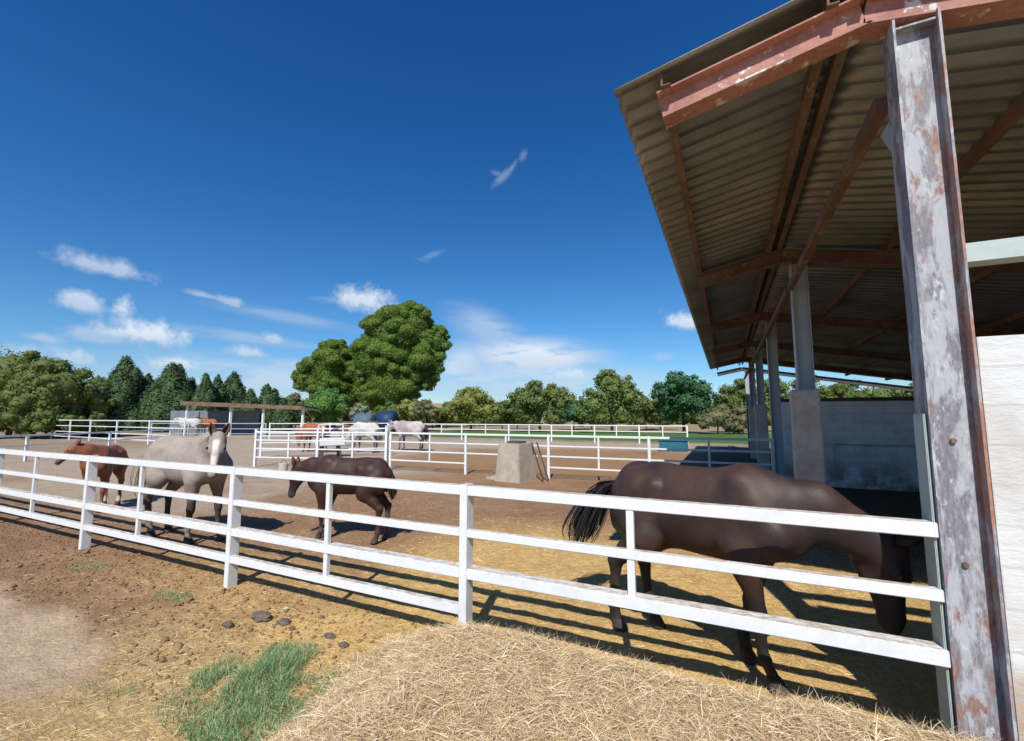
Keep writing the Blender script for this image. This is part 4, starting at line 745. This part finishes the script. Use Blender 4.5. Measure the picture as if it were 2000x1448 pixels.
horse('horse', 'large dark bay horse grazing beside the rusty post', (-.23, 3.77, 0), math.atan2(-.36, .885), 1.40,
      dict(fl=(-.15, 0, 0), fr=(.05, -.02, 0), hl=(.05, 0, 0), hr=(-.09, 0, 0), poll=(.78, .17, .70), arch=(.0, -.02, .07), hd=(.10, .02, -1), hu=(1, .05, .1), ear=(.35, .9), mane_side=-1, hs=1.04, nk=1.08,
           tail=[(-.475, 0, .84), (-.60, -.02, .78), (-.70, -.06, .60), (-.74, -.10, .42)], tail_w=.05), BAY, vox=.0105, girth=.97)
GREY = dict(mat=M['coatdull'], base=(.34, .295, .25), shade=(.26, .235, .205), belly=(.20, .16, .13), legs=(.055, .045, .045), sock=(.20, .18, .17), head=(.30, .25, .23), muzzle=(.20, .18, .18), blaze=(.66, .62, .54), bx=0, ear=(.10, .06, .045), hair=M['hair_grey'], mane_n=260, dapple=(.33, .29, .27), dw=.4)
horse('horse', 'dusty grey mare facing the camera with dark ears', (-7.12, 3.92, 0), R(3), 1.49,
      dict(fl=(.06, .02, 0), fr=(-.10, 0, 0), hl=(-.02, 0, 0), hr=(.06, 0, 0), poll=(.57, -.10, .98), arch=(-.02, 0, .03), hd=(.36, -.36, -.86), hu=(.72, -.62, .4), ear=(1.0, .25), mane_side=1, tail_w=.05, fk=1.2), GREY, vox=.011, girth=1.0, leg=.9)
DF = dict(mat=M['coat'], base=(.052, .025, .021), shade=(.030, .017, .016), belly=(.050, .022, .017), legs=(.04, .02, .018), head=(.03, .018, .018), muzzle=(.05, .04, .04), ear=(.10, .05, .03), hair=M['hair_black'], mane_n=200, mane_l=.5, tail_n=160)
FP = dict(hs=.95)
horse('foal', 'dark brown foal with lowered head between the grey mare and bay horse', (-4.92, 4.88, 0), R(180 + 18), 1.18,
      dict(fl=(.0, 0, 0), fr=(.03, 0, 0), hl=(-.02, 0, 0), hr=(-.06, 0, 0), poll=(.66, .03, .86), arch=(0, 0, .02), hd=(.28, .10, -.95), hu=(1, .1, .3), ear=(.9, .45), mane_side=-1, hs=1.0,
           tail=[(-.475, 0, .84), (-.53, 0, .76), (-.55, 0, .62), (-.55, 0, .48)], tail_w=.025), DF, 'foal', vox=.0125, girth=.86, leg=.95)
CF = dict(mat=M['coat'], base=(.24, .085, .042), shade=(.19, .065, .035), belly=(.20, .075, .04), legs=(.22, .085, .05), sock=(.55, .50, .46), muzzle=(.12, .10, .10), head=(.22, .08, .045), ear=(.20, .07, .04), hair=M['hair_brown'], mane_n=200, mane_l=.5, tail_n=160)
horse('foal', 'chestnut foal with white socks looking left behind the fence', (-10.75, 4.45, 0), R(-42), 1.20,
      dict(fl=(.03, 0, 0), fr=(-.02, 0, 0), hl=(.02, 0, 0), hr=(-.06, 0, 0), poll=(.49, -.19, 1.0), arch=(.03, .01, .02), hd=(.25, -.72, -.66), hu=(.28, -.5, .8), sx=.88, ear=(.9, .45), mane_side=-1, hs=.86,
           tail=[(-.475, 0, .84), (-.53, 0, .76), (-.55, 0, .62), (-.55, 0, .48)], tail_w=.025), CF, 'foal', vox=.0125, girth=.88, leg=.95)
CH = dict(mat=M['coat'], base=(.33, .115, .045), shade=(.26, .085, .035), legs=(.14, .055, .035), muzzle=(.2, .1, .06), ear=(.25, .09, .04), hair=M['hair_black'], mane_n=150, tail_n=160)
graze = dict(poll=(.72, .0, .56), arch=(.02, 0, .05), hd=(.05, 0, -1), hu=(1, 0, .1), ear=(.6, .7)); std = dict(poll=(.68, 0, .98), arch=(0, 0, .02), hd=(.55, 0, -.8), hu=(.8, 0, .5), ear=(1, .3))
c = gnd(612, 884); horse('horse', 'chestnut horse with black tail grazing by the white feeder', (c.x, c.y, 0), R(182), 1.42, dict(fl=(.05, 0, 0), hr=(-.05, 0, 0), **graze), CH, vox=.02)
SG = dict(mat=M['coatdull'], base=(.58, .56, .52), shade=(.42, .40, .39), dapple=(.36, .34, .34), dw=.5, legs=(.13, .11, .11), belly=(.40, .36, .33), head=(.5, .47, .44), muzzle=(.3, .27, .27), ear=(.3, .28, .27), hair=M['hair_grey'], mane_n=150, tail_n=160)
c = gnd(712, 884); horse('horse', 'white and grey spotted horse grazing left of the roan grey', (c.x, c.y, 0), R(186), 1.45, dict(fl=(.08, 0, 0), hl=(-.06, 0, 0), hr=(.04, 0, 0), **graze), SG, vox=.02)
RG = dict(SG); RG.update(base=(.52, .46, .46), patch=(.36, .27, .26), legs=(.10, .085, .085), hair=M['hair_black'])
c = gnd(800, 881); horse('horse', 'pinkish roan grey horse standing with lowered head beyond the middle fence', (c.x, c.y, 0), R(190), 1.5, dict(fl=(.04, 0, 0), fr=(-.04, 0, 0), hl=(-.03, 0, 0), poll=(.72, 0, .90), arch=(0, 0, .02), hd=(.4, 0, -.9), hu=(.9, 0, .4), ear=(.9, .4)), RG, vox=.02)
c = base_of(408, 39); CH2 = dict(CH); CH2.update(hair=M['hair_brown']); horse('horse', 'chestnut horse standing inside the open shelter', (c[0], c[1], 0), R(200), 1.5, dict(std), CH2, vox=.03)
c = base_of(372, 37.5); horse('horse', 'pale grey horse at the left post of the open shelter', (c[0], c[1], 0), R(215), 1.55, dict(std), SG, vox=.03)
